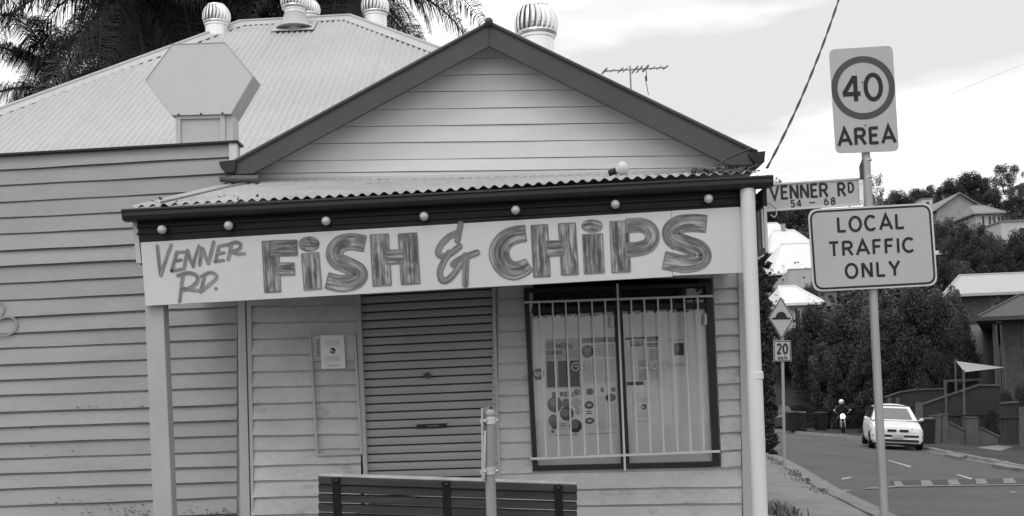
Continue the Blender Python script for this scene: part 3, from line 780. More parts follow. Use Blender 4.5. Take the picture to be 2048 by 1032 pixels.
for i, pl in enumerate(([ (1518,165),(1505,230),(1496,278)], [(1505,222),(1440,250),(1380,310),(1362,365),(1395,385),(1440,372),(1510,318)], [(1440,360),(1400,425),(1375,490),(1385,545),(1420,552),(1470,510),(1515,440),(1548,380)], [(1465,440),(1500,412),(1560,385),(1630,360)], [(1556,395),(1552,480),(1550,580)])):
    strokes(b, [sm([L6(*p) for p in pl])], 34*S5, fS, lift0=.002+.0008*i, seed=i*2.2+20, edge=1, rnd=True)
b.build('ampersand', [M['ink2'], M['ink3']], sb, fixn=False)
S7 = 1/3.035
big('letter_c', [sm([L7(338, 505), L7(285, 512), L7(225, 535), L7(183, 590), L7(178, 640), L7(205, 700), L7(260, 732), L7(320, 718), L7(358, 695)])], [[S7*float(np.interp(i, (0, 10, 24, 36, 48), (96, 104, 120, 108, 82))) for i in range(49)]], 31)
big('letter_h', [[L7(420, 455), L7(437, 768)], [L7(588, 445), L7(607, 755)], [L7(465, 598), L7(565, 592)]], [100*S7, 102*S7, 90*S7], 36)
b = ell(*L7(741, 460), 66*S7, 40*S7); strokes(b, [[L7(743, 510), L7(755, 747)]], 121*S7, fS, seed=41, edge=1); b.build('letter_i', [M['ink'], M['ink3']], sb, fixn=False)
big('letter_p', [[L7(905, 432), L7(918, 740)], sm([L7(950, 460), L7(1040, 455), L7(1092, 480), L7(1108, 530), L7(1080, 578), L7(1025, 598), L7(950, 605)])], [112*S7, 80*S7], 45)
big('letter_s', [sm([L7(1434, 448), L7(1350, 442), L7(1270, 452), L7(1222, 492), L7(1238, 540), L7(1310, 572), L7(1385, 600), L7(1412, 640), L7(1385, 675), L7(1300, 690), L7(1178, 668)])], 104*S7, 50)
# thin brushed VENNER RD.
hw = [
 [[(928,655),(938,760),(947,825)],[(1008,648),(975,740),(947,825)]],
 [[(1042,690),(1025,745),(1012,800)],[(1042,692),(1085,688)],[(1028,742),(1068,735)],[(1012,800),(1070,790)]],
 [[(1105,680),(1095,730),(1085,788)],[(1108,685),(1120,730),(1140,772)],[(1172,655),(1152,715),(1138,772)]],
 [[(1192,668),(1184,715),(1176,765)],[(1196,672),(1212,720),(1228,755)],[(1260,630),(1245,690),(1228,752)]],
 [[(1290,655),(1280,700),(1268,745)],[(1290,655),(1335,645)],[(1280,700),(1320,692)],[(1268,745),(1318,738)]],
 [[(1365,645),(1355,690),(1345,732)],[(1340,648),(1385,632),(1415,640),(1412,668),(1360,690)],[(1362,690),(1400,700),(1440,698)]],
 [[(1078,830),(1068,900),(1058,978)],[(1048,828),(1110,812),(1162,830),(1158,870),(1110,905),(1070,912)],[(1085,905),(1130,912),(1180,918)]],
 [[(1205,830),(1195,875),(1185,912)],[(1188,832),(1238,808),(1276,826),(1268,850),(1228,885),(1182,922)]],
 [[(1270,905),(1275,905)]],
]
b = MB(); j = 0
for gl in hw:
    for pl in gl:
        strokes(b, [sm([L5(*p) for p in pl], 4)], 20/2.948 if len(pl) > 2 else 17/2.948, fS, lift0=.002+.0006*(j % 3), seed=j*1.3, rnd=True); j += 1
b.build('lettering', M['ink2'], sb, fixn=False)

# ================================================================== THINGS ON THE SHOP
BULBS = [(324,459,'dull round bulb above the word VENNER, the first along the dark fascia'), (457,451,'round bulb above the gap between VENNER and FISH'),
 (652,442,'round bulb on the dark fascia above the S of FISH'), (848,432.5,'round bulb on the dark fascia just left of the ampersand'),
 (1031,420,'round bulb on the dark fascia above the C of CHIPS'), (1230.5,408.5,'round bulb on the dark fascia above the P of CHIPS'), (1417,397.5,'round bulb on the dark fascia above the last S, next to the downpipe')]
proto = None
for i, (x, y, lab) in enumerate(BULBS):
    p = P(x, y, YA-.05)
    if proto is None:
        proto = thing('light_bulb', p, lab, 'light bulb', 'bulbs along the awning fascia')
        MB().ball(p, .032, 18, 0, (1, 1.1, 1)).build('globe', M['globe'], proto, smooth=True)
        MB().lathe([(.014, -.015), (.019, .0), (.019, .03), (.026, .034), (.026, .052)], p+Vector((0, .012, 0)), 14, 0, (0, 1, 0)).build('socket', M['black'], proto, smooth=True)
    else:
        o = copy_tree(proto); o.location = p; o['label'] = lab
# hexagonal sign box on the parapet
YH = YW+.10
hx = thing('hexagonal_sign_box', P(405, 285, YH), 'blank pale hexagonal sign box standing on the parapet in front of the corrugated roof', 'sign')
b = MB()
hexp = [(344, 88), (450, 84), (507, 152), (462, 228), (343, 231), (290, 161)]
inset = [(lerp(x, 398, .012), lerp(y, 157, .015)) for x, y in hexp]
b.prism([P(x, y, YH) for x, y in inset], (0, .01, 0))
b.build('face_panel', M['board'], hx)
b = MB(); n = 6
for i in range(6):
    a, c = hexp[i], hexp[(i+1) % 6]; a2, c2 = inset[i], inset[(i+1) % 6]
    b.prism([P(*a, YH-.004), P(*c, YH-.004), P(*c2, YH-.004), P(*a2, YH-.004)], (0, .275, 0))
b.build('rim', mat('sign_box_rim_paint', .36, .5, .1, 3), hx)
b = MB(); b.prism([P(x, y, YH+.262) for x, y in inset], (0, .006, 0)); b.build('back_panel', M['trim'], hx)
b = MB()
def ph(a): return P(*a, YH+.03)
b.prism([ph((352, 233)), ph((449, 230.5)), ph((449, 286)), ph((352, 288))], (0, .12, 0))
b.prism([ph((450, 230.5)), ph((466, 230)), ph((466, 285.5)), ph((450, 286))], (0, .2, 0))
for q in (((351, 232), (449, 229.5), (449, 236), (351, 238.5)), ((351, 238), (361, 238), (361, 288), (351, 288)), ((440, 236), (450, 236), (450, 286), (440, 286))):
    b.prism([P(x, y, YH+.012) for x, y in q], (0, .02, 0))
b.build('stand', M['trim'], hx, bevel=.003)
for x, y in ((357, 229), (402, 227.5), (445, 226)): MB().ball(P(x, y, YH-.008), .010, 8).build('bolt', M['pipe'], hx)

# turbine roof ventilators
def ventilator(px, py, rpx, Y, dpx, label, basez, flash=False):
    r = rpx/FPX*Y; c = P(px, py, Y); hgt = r*.78
    base = Vector((c.x+.0, Y, basez))
    o = thing('roof_ventilator', base, label, 'roof vent', 'spinning turbine vents on the shop roofs')
    t = MB(); nv = 22
    def prof(s): # s 0 bottom..1 top
        a = -.62+s*(1.20+.62); return r*math.cos(a*.82)**.75, hgt*math.sin(a*.82)/math.sin(.98)
    for k in range(nv):
        a0 = 2*math.pi*k/nv; wid = 2*math.pi/nv*.86
        prev = None
        for s_ in range(9):
            s = s_/8; rr, h = prof(s); tw = .10*math.sin(s*math.pi)
            q = [c+Vector((rr*.90*math.cos(a0-.03+tw), rr*.90*math.sin(a0-.03+tw), h)), c+Vector((rr*1.01*math.cos(a0+wid*.5+tw), rr*1.01*math.sin(a0+wid*.5+tw), h)), c+Vector((rr*.985*math.cos(a0+wid+tw), rr*.985*math.sin(a0+wid+tw), h))]
            if prev:
                for j in range(2): t.face([prev[j], q[j], q[j+1], prev[j+1]])
            prev = q
    rt, ht = prof(1); rb, hb = prof(0)
    t.lathe([(rt*1.05, ht-.005), (rt*1.02, ht+.012), (rt*.6, ht+.022), (.001, ht+.026)], c, 24)
    t.lathe([(rb*1.0, hb+.012), (rb*1.04, hb-.004), (rb*1.0, hb-.02)], c, 24)
    t.build('turbine', M['turb'], o, smooth=True)
    i_ = MB(); i_.lathe([(rb*.6, hb), (r*.62, -hgt*.2), (r*.62, hgt*.35), (rt*.7, ht-.01)], c, 16); i_.build('core', M['dark'], o, smooth=True)
    rd = dpx/2/FPX*Y
    d = MB(); d.tube([c+Vector((0, 0, hb-.018)), Vector((c.x, Y, basez-.25))], rd, 22); d.lathe([(rd*1.06, hb-.02), (rd*1.06, hb-.05)], c, 22)
    d.build('duct', M['turb'], o, smooth=True)
    if flash:
        f = MB(); s0 = Vector((c.x, Y, basez))
        f.prism([s0+rn*.03+Vector((sx*rd*2.0, 0, 0))+up*(sy*rd*1.7) for sx, sy in ((-1, -1), (1, -1), (1, 1), (-1, 1))], rn*.006)
        f.lathe([(rd*1.9, 0), (rd*1.5, .05), (rd*1.15, .16), (rd, .22)], s0-Vector((0, 0, .02)), 20)
        f.build('flashing', M['cap'], o, smooth=True)
    return o
def roofz(Y): return Z0+(Y-Y0)*math.tan(pr)
ventilator(433, 34, 28, 14.9, 46, 'turbine vent furthest left, just behind the left hip of the main roof', P(440, 76, 14.9).z)
Yq = onplane(592, 56, rp0, rn).y
ventilator(589, 3, 28.5, Yq, 42, 'turbine vent with flared flashing on the front slope near the ridge', roofz(Yq), True)
ventilator(621, 20, 20, 17.5, 30, 'smaller turbine vent half hidden behind the ridge and its neighbour', P(621, 55, 17.5).z)
ventilator(750, 14, 28.5, 15.4, 46, 'turbine vent behind the right hip, in front of the palm fronds', P(752, 62, 15.4).z)
ventilator(1072.5, 49, 44, 10.1, 68, 'largest turbine vent, showing alone above the dark barge board', P(1085, 112, 10.1).z)

# TV antenna behind the gable
YT = 30.0
an = thing('tv_antenna', P(1274, 480, YT), 'thin television antenna on a mast rising behind the gable', 'antenna')
b = MB(); b.tube([P(1274, 480, YT), P(1260, 132, YT)], .022, 8); b.build('mast', M['bollard'], an)
b = MB(); b.bar(P(1206, 142.5, YT), P(1333, 135, YT), .03, .03)
for x, y, l, th in ((1209, 142, .5, .03), (1225, 141, .35, .010), (1241, 140.5, .45, .022), (1250, 140, .4, .014), (1270, 139, .6, .026), (1279, 138.5, .6, .022), (1291, 137, .55, .034), (1305, 136.6, .35, .012), (1318, 135.8, .35, .012), (1331, 135, .3, .024)):
    c = P(x, y, YT); b.bar(c+Vector((.05, -l*.5, 0)), c+Vector((-.05, l*.5, 0)), th*1.1, th*1.4)
b.build('boom', M['bollard'], an)
b = MB(); b.tube([P(1292, 137, YT), P(1293, 150, YT), P(1292, 163, YT), P(1297, 190, YT)], .010, 6); b.tube([P(1292, 152, YT), P(1292.5, 162, YT)], .028, 6)
b.build('lead', M['black'], an)

# loose things on the awning roof
Yf = 8.35
zf = 0
fl = thing('flood_lamp', P(1228, 349, Yf), 'bare reflector flood lamp lying on the awning roof above CHIPS', 'lamp')
b = MB(); cgl = P(1243, 338, Yf); ax = Vector((.93, -.25, .22))
b.lathe([(.020, -.055), (.030, -.035), (.052, -.012), (.058, .012), (.050, .036), (.030, .053), (.001, .060)], cgl, 20, 0, ax); b.build('globe', M['globe'], fl, smooth=True)
b = MB(); b.lathe([(.012, -.105), (.022, -.10), (.026, -.06), (.028, -.035)], cgl, 14, 0, ax); b.bar(cgl-ax*.09, cgl-ax*.09+Vector((0, .05, -.055)), .02, .02); b.build('socket', M['black'], fl, smooth=True)
b = MB(); b.tube([P(443, 357, YW-.2), P(519, 358.5, YW-.32)], .031, 14)
tag(b.build('pipe', M['pipe'], smooth=True, loc=P(480, 358, YW-.2)), 'short grey pipe lying under the left end of the barge board', 'pipe')
b = MB(); b.tube([P(1391, 340, 8.25), P(1500, 341, 8.45)], .027, 14); b.tube([P(1384, 337, 8.24), P(1393, 338, 8.25)], .011, 8)
tag(b.build('pipe', M['pipe'], smooth=True, loc=P(1440, 340, 8.3)), 'grey rolled pipe on the awning below the right end of the barge board', 'pipe')
b = MB(); b.bar(P(327, 408, YA+.05), P(508, 366, YW-.12), .05, .045)
tag(b.build('timber_batten', M['timber'], bevel=.003, loc=P(400, 390, 8.3)), 'weathered timber batten lying along the left end of the awning', 'timber')
b = MB(); b.bar(P(1285, 352, 8.1), P(1388, 337, 8.8), .05, .012)
tag(b.build('loose_plank', M['slatedge'], loc=P(1330, 347, 8.3)), 'pale thin plank lying beside the flood lamp on the awning', 'plank')
rr = random.Random(3); b = MB()
for i in range(60):
    x = rr.uniform(1385, 1512) if i < 42 else rr.uniform(300, 520); Yd = rr.uniform(7.72, 8.1); y = awf(x)-3-(Yd-7.7)*15
    c = P(x, y, Yd); a = rr.uniform(0, 6.3); l = rr.uniform(.015, .06); d_ = Vector((math.cos(a)*l, math.sin(a)*l*.6, rr.uniform(-.006, .02))); n_ = Vector((-math.sin(a), math.cos(a), .8))*rr.uniform(.004, .014)
    b.face([c-d_-n_, c+d_-n_*.3, c+d_*1.1+n_, c-d_*.5+n_])
tag(b.build('leaf_litter', M['leafd'], fixn=False), 'dead leaves caught on the awning roof near the gutter', 'leaf litter', kind='stuff')
# service cable and cable loops
def cable(name, pts, r, m, lab, cat, twist=0):
    b = MB(); pts = [Vector(p) for p in pts]
    if twist:
        for s_ in (0, math.pi):
            path = []
            for i in range(121):
                t = i/120; p = lerp(pts[0], pts[1], t)+Vector((0, 0, -4*t*(1-t)*twist)); a = t*38+s_
                path.append(p+Vector((math.cos(a), math.sin(a)*.6, 0))*r*.9)
            b.tube(path, r, 6)
    else: b.tube(pts, r, 6)
    return tag(b.build(name, m, smooth=True, loc=pts[0]), lab, cat)
cable('service_cable', [P(1534, 336, 8.0), P(1690, -40, 10.5)], .0062, M['wire'], 'twisted black service cable rising from the awning corner into the sky', 'cable', .10)
b = MB(); b.tube([P(1431, 333, 8.5), P(1452, 318, 8.6), P(1482, 305, 8.7), P(1500, 298, 8.75), P(1513, 301, 8.75), P(1516, 309, 8.75)], .010, 8)
tag(b.build('loose_cable', M['wire'], smooth=True, loc=P(1480, 308, 8.6)), 'dark cable looping over the right end of the barge board', 'cable')
b = MB(); b.tube([P(*p, 7.9) for p in ((1508, 404), (1525, 403), (1541, 407), (1551, 417), (1554, 428), (1549, 435), (1541, 430))], .006, 8)
tag(b.build('loose_cable', M['galvp'], smooth=True, loc=P(1540, 415, 7.9)), 'grey cable hanging in a hook beside the street name sign', 'cable')
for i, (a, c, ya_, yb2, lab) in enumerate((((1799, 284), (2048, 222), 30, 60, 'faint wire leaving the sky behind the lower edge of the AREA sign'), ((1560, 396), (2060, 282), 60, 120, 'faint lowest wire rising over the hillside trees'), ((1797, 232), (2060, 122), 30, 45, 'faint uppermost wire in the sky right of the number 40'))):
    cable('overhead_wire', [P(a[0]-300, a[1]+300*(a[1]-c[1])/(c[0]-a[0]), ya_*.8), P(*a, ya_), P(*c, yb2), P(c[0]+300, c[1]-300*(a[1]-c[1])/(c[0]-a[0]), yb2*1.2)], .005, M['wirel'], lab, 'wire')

# notice frame by the door
nf = thing('notice_frame', P(665, 912, YW-.04), 'tall thin empty notice frame screwed to the weatherboards left of the roller door', 'notice frame')
b = MB()
def bl_(t, u): return (lerp(lerp(617, 631.5, u), lerp(711.5, 725, u), t), lerp(lerp(668, 912, u), lerp(667, 909, u), t))
def nb(t0, t1, u0, u1, d0=.045, d=.03): b.prism([P(*bl_(t0, u0), YW-d0), P(*bl_(t1, u0), YW-d0), P(*bl_(t1, u1), YW-d0), P(*bl_(t0, u1), YW-d0)], (0, d, 0))
nb(0, .055, 0, 1); nb(.945, 1, 0, 1); nb(.055, .945, 0, .014); nb(.055, .945, .982, 1); nb(.055, .945, .205, .222)
b.build('frame', M['trim'], nf, bevel=.002)
b = MB(); nb(.055, .945, .014, .205, .03, .008); b.build('back_panel', M['wall2'], nf)
b = MB()
for k in range(7): strokes(b, [[(634, 681+k*5), (638.5, 680.8+k*5)]], 2.2, planeY(YW-.031), lift0=.001)
b.build('spiral_holes', M['print'], nf)
def flatquad(q, Y, th=.002):
    return [P(*p, Y) for p in q]
def paper(name, q, Y, lab, cat, prints, m=None, grp=None):
    b = MB(); mm = [m or M['paper'], M['print'], M['print2'], M['paper2'], M['white']]
    b.prism([P(*p, Y) for p in q], (0, .0015, 0))
    def f(t, u, l): 
        x = lerp(lerp(q[0][0], q[1][0], t), lerp(q[3][0], q[2][0], t), u); y = lerp(lerp(q[0][1], q[1][1], t), lerp(q[3][1], q[2][1], t), u); return P(x, y, Y-l)
    lv = .001
    for pr_ in prints:
        k = pr_[0]; lv += .00012
        if k == 'r':
            _, mi, t0, t1, u0, u1 = pr_; b.face([f(t0, u0, lv), f(t1, u0, lv), f(t1, u1, lv), f(t0, u1, lv)], mi)
        elif k == 'e':
            _, mi, cx_, cy_, rx, ry = pr_; b.face([f(cx_+rx*math.cos(a*math.pi/10), cy_+ry*math.sin(a*math.pi/10), lv) for a in range(20)], mi)
        elif k == 'l':   # lines of type
            _, mi, t0, t1, u0, u1, n_ = pr_; r_ = random.Random(n_+int(t0*99))
            for i in range(n_):
                u = lerp(u0, u1, i/n_); h = (u1-u0)/n_*.42; x = t0
                while x < t1-.02:
                    w_ = min(r_.uniform(.03, .10), t1-x); b.face([f(x, u, lv), f(x+w_, u, lv), f(x+w_, u+h, lv), f(x, u+h, lv)], mi); x += w_+.018
        elif k == 't':
            _, mi, s_, t0, t1, u, h, sw = pr_
            w_px = abs(q[1][0]-q[0][0]); h_px = abs(q[3][1]-q[0][1])
            text_px(b, s_, (t0*100, u*100), (t1*100, u*100), h*100, sw, Y, mi, fn=lambda x, y, l=0: f(x/100, y/100, l), lift0=lv+.0004)
    o = b.build(name, mm, loc=P(*q[3], Y), fixn=False)
    return tag(o, lab, cat, grp)
KOALA = [('e', 1, .5, .46, .12, .09), ('e', 4, .45, .45, .05, .035), ('e', 2, .53, .51, .07, .05), ('l', 3, .2, .8, .16, .32, 5), ('l', 3, .15, .85, .62, .8, 5), ('l', 2, .25, .75, .88, .94, 2)]
paper('paper_notice', [(640.5, 671), (687.5, 670), (691, 736.5), (643, 738.5)], YW-.055, 'white paper notice with a small round emblem, pinned over the notice frame', 'notice', KOALA)
CW = lambda x, y: (1020+x/2.579, 560+y/2.579)
YP = YW+.0235
grp = 'papers stuck inside the shop window'
def wq(a, b_, c, d): return [CW(*a), CW(*b_), CW(*c), CW(*d)]
paper('menu_poster', wq((181, 305), (360, 298), (366, 556), (187, 560)), YP, 'menu poster with dark price columns at the left of the window', 'poster',
  [('e', 2, .13, .12, .11, .09), ('t', 1, 'MENU', .32, .78, .2, .1, 2.4), ('r', 1, .02, .48, .24, .32), ('l', 2, .5, .95, .24, .4, 5), ('l', 2, .02, .46, .34, .42, 3), ('r', 1, .03, .28, .45, .97), ('r', 1, .36, .62, .45, .97), ('r', 1, .70, .96, .45, .97), ('l', 2, .05, .26, .48, .95, 16), ('l', 2, .38, .60, .48, .95, 16), ('l', 2, .72, .94, .48, .95, 16)], M['paper2'], grp)
paper('menu_poster', wq((370, 300), (545, 293), (550, 535), (376, 540)), YP, 'menu poster with a dark round emblem beside the window mullion', 'poster',
  [('r', 2, .0, 1, .0, .11), ('l', 1, .1, .9, .02, .1, 2), ('e', 1, .16, .29, .18, .14), ('e', 2, .16, .27, .10, .07), ('l', 2, .38, .95, .16, .42, 8), ('l', 3, .04, .30, .48, .97, 14), ('l', 3, .37, .62, .48, .97, 14), ('l', 3, .70, .96, .48, .97, 14), ('r', 2, .33, .345, .45, .98), ('r', 2, .66, .675, .45, .98)], M['paper'], grp)
paper('drinks_poster', wq((190, 565), (370, 558), (374, 806), (196, 812)), YP, 'poster of round fruits with lettering across its top, lower left of window', 'poster',
  [('t', 1, 'B RELL', .16, .80, .16, .09, 2.6), ('e', 2, .86, .08, .1, .07), ('e', 1, .22, .32, .215, .165), ('e', 2, .19, .28, .13, .09), ('e', 2, .54, .30, .12, .1), ('e', 3, .83, .30, .13, .11), ('e', 1, .56, .52, .20, .145), ('e', 2, .52, .50, .14, .08), ('e', 2, .16, .65, .13, .13), ('e', 3, .87, .48, .08, .08), ('e', 1, .80, .78, .185, .14), ('e', 2, .77, .75, .13, .09), ('e', 2, .2, .76, .10, .08), ('r', 4, .34, .58, .68, .86), ('l', 1, .38, .54, .72, .8, 2), ('e', 2, .14, .88, .05, .03), ('l', 1, .2, .9, .955, .985, 1)], M['paper'], grp)
paper('price_list', wq((382, 552), (552, 545), (556, 797), (388, 806)), YP, 'price list poster with dark oval badges beside the window mullion', 'poster',
  [('e', 1, .17, .10, .11, .07), ('r', 2, .5, .6, .03, .12), ('r', 2, .82, .95, .03, .12), ('e', 1, .80, .24, .16, .08), ('e', 2, .80, .23, .08, .035), ('e', 1, .14, .37, .14, .08), ('e', 3, .14, .37, .08, .03), ('r', 1, .06, .2, .49, .51), ('r', 1, .05, .22, .53, .555), ('e', 1, .15, .69, .14, .065), ('e', 3, .15, .69, .08, .03), ('l', 3, .38, .64, .22, .9, 18), ('l', 3, .72, .97, .36, .9, 15), ('l', 2, .1, .95, .95, .985, 1)], M['paper'], grp)
paper('news_sheet', wq((594, 298), (768, 290), (774, 540), (603, 546)), YP, 'printed news sheet with bold heading right of the window mullion', 'poster',
  [('r', 1, 0, 1, .0, .045), ('r', 2, .6, 1, .045, .10), ('r', 1, .15, .52, .07, .19), ('t', 4, 'FACTS', .18, .49, .15, .06, 2), ('r', 1, .6, .97, .14, .17), ('r', 1, .6, .97, .19, .21), ('l', 3, .04, .30, .25, .62, 14), ('l', 3, .36, .64, .25, .45, 7), ('r', 3, .36, .66, .46, .62), ('r', 3, .70, .97, .25, .5), ('l', 3, .04, .30, .66, .9, 8), ('r', 3, .36, .64, .66, .9), ('l', 3, .70, .97, .54, .9, 12), ('r', 1, .0, .5, .92, .99)], M['paper'], grp)
paper('paper_notice', wq((802, 292), (928, 288), (933, 464), (806, 468)), YP, 'white paper with a dark square photograph at the upper right of the window', 'notice',
  [('r', 1, .34, .74, .20, .56), ('e', 2, .5, .36, .08, .1), ('l', 2, .2, .8, .10, .15, 1), ('l', 2, .08, .92, .80, .9, 2)], M['paper'], grp)
paper('paper_notice', wq((627, 580), (749, 575), (753, 743), (631, 748)), YP, 'white paper notice with a small round emblem, low in the right window pane', 'notice', KOALA, M['paper'], grp)
# octagonal sticker
b = MB(); cx_, cy_ = CW(146, 486)
oc = [(cx_+12.2*math.cos(R(22.5+45*k)), cy_+12.2*math.sin(R(22.5+45*k))) for k in range(8)]
b.prism([P(*p, YP) for p in oc], (0, .001, 0), 0)
b.face([P(cx_+11.2*math.cos(R(22.5+45*k)), cy_+11.2*math.sin(R(22.5+45*k)), YP-.0008) for k in range(8)], 0)
text_px(b, 'ADT', (cx_-8, cy_+4.4), (cx_+8.4, cy_+3.4), 8, 2.0, YP-.0008, 1, gap=.14)
tag(b.build('alarm_sticker', [M['print'], M['white']], fixn=False, loc=P(cx_, cy_, YP)), 'dark octagonal alarm sticker reading ADT at the left edge of the window', 'sticker')

# ================================================================== BENCH (seen from behind, on sloping footpath)
YBn = 6.9
bt = lambda x: 949+(x-636)*.0328
g0 = P(895, 957, YBn); 
bench = thing('park_bench', (g0.x, YBn+.2, gz(g0.x)), 'dark timber slatted bench with black straps, its back turned to the street', 'bench')
bt_rows = [(0, 3.2, 'e'), (4.2, 19.2), (20.6, 36.0), (39.8, 55.0), (58.6, 74.5), (78, 93.5), (97, 112.5), (116, 131)]
def bq(x0, x1, a, c, Y): return [P(x0, bt(x0)+a, Y), P(x1, bt(x1)+a, Y), P(x1+(c-a)*.04, bt(x1)+c, Y), P(x0+(c-a)*.09, bt(x0)+c, Y)]
sl_objs = []
for i, row in enumerate(bt_rows[1:]):
    b = MB(); Yr = YBn-.004*i*0+i*.012
    b.prism(bq(636, 1154, row[0], row[1], Yr), (0, .034, .006)); o = b.build('back_slat', M['slat'], bench, bevel=.004)
tp = MB(); q = bq(636, 1154, 0, 4, YBn+.002); 
tp.prism([q[3]+Vector((0, .002, .0005)), q[2]+Vector((0, .002, .0005)), q[2]+Vector((0, .05, .014)), q[3]+Vector((0, .05, .014))], (0, 0, .006)); tp.build('top_rail', M['slatedge'], bench, bevel=.003)  # top edge coloured paler than the slats below
ztop = P(895, 957, YBn).z
for x in (672, 892, 1116):
    b = MB()
    p0 = P(x, bt(x)+5, YBn-.012); p1 = P(x+5, bt(x)+131, YBn+.075); wd = Vector((.026, 0, 0))
    b.prism([p0-wd, p0+wd, p1+wd, p1-wd], (0, .011, 0))
    xg = p1.x; zg = gz(xg)+.01
    s1 = p1+Vector((0, .0, .02)); sf = s1+Vector((0, .46, .02))
    b.bar(s1, sf, .05, .012); b.bar(s1+Vector((0, .02, 0)), Vector((xg, s1.y-.06, zg)), .05, .03, up=(1, 0, 0)); b.bar(sf+Vector((0, -.04, 0)), Vector((xg, sf.y+.02, zg)), .05, .03, up=(1, 0, 0))
    b.ball(P(x+1, bt(x)+12, YBn-.015), .014, 10)
    b.build('leg', M['blackiron'], bench, bevel=.002)
    if x == 672: sA = s1
    if x == 1116: sB = s1
for k in range(5):
    b = MB(); o_ = Vector((0, .05+k*.09, .018+.004*k)); e_ = (sB-sA).normalized()*.1
    b.bar(sA+o_-e_, sB+o_+e_, .078, .034, up=(0, 0, 1)); b.build('seat_slat', M['slat'], bench, bevel=.004)

# pole with a sign seen edge-on, in front of the bench
YQ = 6.4
pl = P(990, 1032, YQ)
ps = thing('short_sign_pole', (pl.x, YQ, gz(pl.x)), 'short grey pole in front of the bench carrying a sign seen edge-on', 'sign pole')
b = MB(); b.tube([P(980.5, 828, YQ), P(980.2, 940, YQ), Vector((P(981, 1032, YQ).x, YQ, gz(pl.x)-.1))], .030, 20); b.build('pole', M['bollard'], ps, smooth=True)
b = MB(); b.lathe([(.032, 0), (.032, .012), (.026, .024), (.010, .031), (.001, .032)], P(980.5, 830, YQ), 20); b.build('pole_cap', M['slatedge'], ps, smooth=True)
b = MB()
e0, e1 = P(964.5, 816, YQ), P(965.5, 961, YQ)
b.prism([e0+Vector((-.006, -.045, 0)), e0+Vector((.005, -.045, 0)), e1+Vector((.008, -.045, 0)), e1+Vector((-.006, -.045, 0))], (.03, .40, 0))
b.build('sign_plate', M['galv'], ps, bevel=.002)
b = MB(); r0, r1 = P(970, 862, YQ-.02), P(968, 958, YQ-.02); b.bar(r0, r1, .014, .02, up=(0, 1, 0)); b.build('plate_rail', M['chrome'], ps, bevel=.002)
for yy in (841, 941.5):
    b = MB(); c = P(980.5, yy, YQ); b.lathe([(.033, -.022), (.0335, .022)], c, 18); b.lathe([(.036, .008), (.036, .018)], c, 18); b.lathe([(.036, -.018), (.036, -.008)], c, 18)
    b.bar(c+Vector((-.030, -.02, 0)), c+Vector((-.050, -.01, -.004)), .03, .022); b.ball(c+Vector((-.033, -.034, 0)), .010, 8); b.ball(c+Vector((.036, -.01, .0)), .009, 8)
    b.build('clamp', M['chrome'], ps, smooth=True)

# ================================================================== MAIN SIGN POST
YM = 8.0
pb = P(1772, 1090, YM)
mp_ = thing('sign_post', (pb.x, YM, gz(pb.x)), 'tall galvanised post carrying the 40 AREA, VENNER RD and LOCAL TRAFFIC ONLY signs', 'sign post')
pt0, pt1 = P(1731, 290, YM), P(1768.5, 1032, YM)
dirp = (pt1-pt0)
kz = (gz(pb.x)-.2-pt0.z)/dirp.z
b = MB(); b.tube([P(1722, 130, YM), pt0+dirp*.14]+[pt0+dirp*kz], .0305, 24); b.build('pole', M['galvp'], mp_, smooth=True)
Y4 = YM-.045
b = MB(); cs = [(1658, 99), (1785, 91), (1798, 302), (1671.5, 307)]
b.prism([P(p.x, p.y, Y4) for p in rrect(cs, 12)], (0, .006, 0)); pn = b.build('speed_sign_panel', M['sign'], mp_)
b = MB(); f4 = planeY(Y4); ct = (1726.5, 175.3)
strokes(b, [[(ct[0]+57.6*math.cos(2*math.pi*i/64), ct[1]+57*math.sin(2*math.pi*i/64)) for i in range(65)]], 12.2, f4, lift0=.003)
b.build('ring', M['ring'], pn, fixn=False)
b = MB()
text_px(b, '4', (1686, 203.5), (1722, 201.5), 51, 8.4, Y4, lift0=.003); text_px(b, '0', (1730.5, 201.5), (1765.5, 199.5), 53.5, 8.4, Y4, lift0=.003)
b.build('numerals', M['black'], pn, fixn=False)
b = MB(); text_px(b, 'AREA', (1678, 291.5), (1791, 284.5), 33, 6.2, Y4, gap=.25, lift0=.003); b.build('lettering', M['black'], pn, fixn=False)
for x, y in ((1725, 164), (1731, 250)): MB().ball(P(x, y, Y4-.002), .006, 8).build('rivet', M['pipe'], pn)
# street name blade
YV = YM+.01
b = MB(); cs = [(1532, 370), (1724.5, 357.5), (1721.5, 409), (1532, 420)]
b.prism([P(*p, YV) for p in cs], (0, .004, 0))
bd = b.build('street_name_blade', M['sign'], mp_)
b = MB()
for q in (((1532, 367), (1727, 354.5), (1727, 358), (1532, 370.5)), ((1532, 419), (1723, 406.5), (1723, 410), (1532, 423)), ((1529, 368), (1533, 367.7), (1533, 422), (1529, 422))):
    b.prism([P(*p, YV-.008) for p in q], (0, .02, 0))
b.build('blade_edge', M['signl'], bd)
b = MB(); text_px(b, 'VENNER', (1541, 399.8), (1656, 392.8), 27, 4.6, YV, gap=.2); b.build('lettering', M['black'], bd, fixn=False); b = MB(); text_px(b, 'R', (1677, 392.3), (1691, 391.4), 27, 4.6, YV); text_px(b, 'D', (1697.5, 385), (1707.5, 384.3), 20, 3.6, YV)
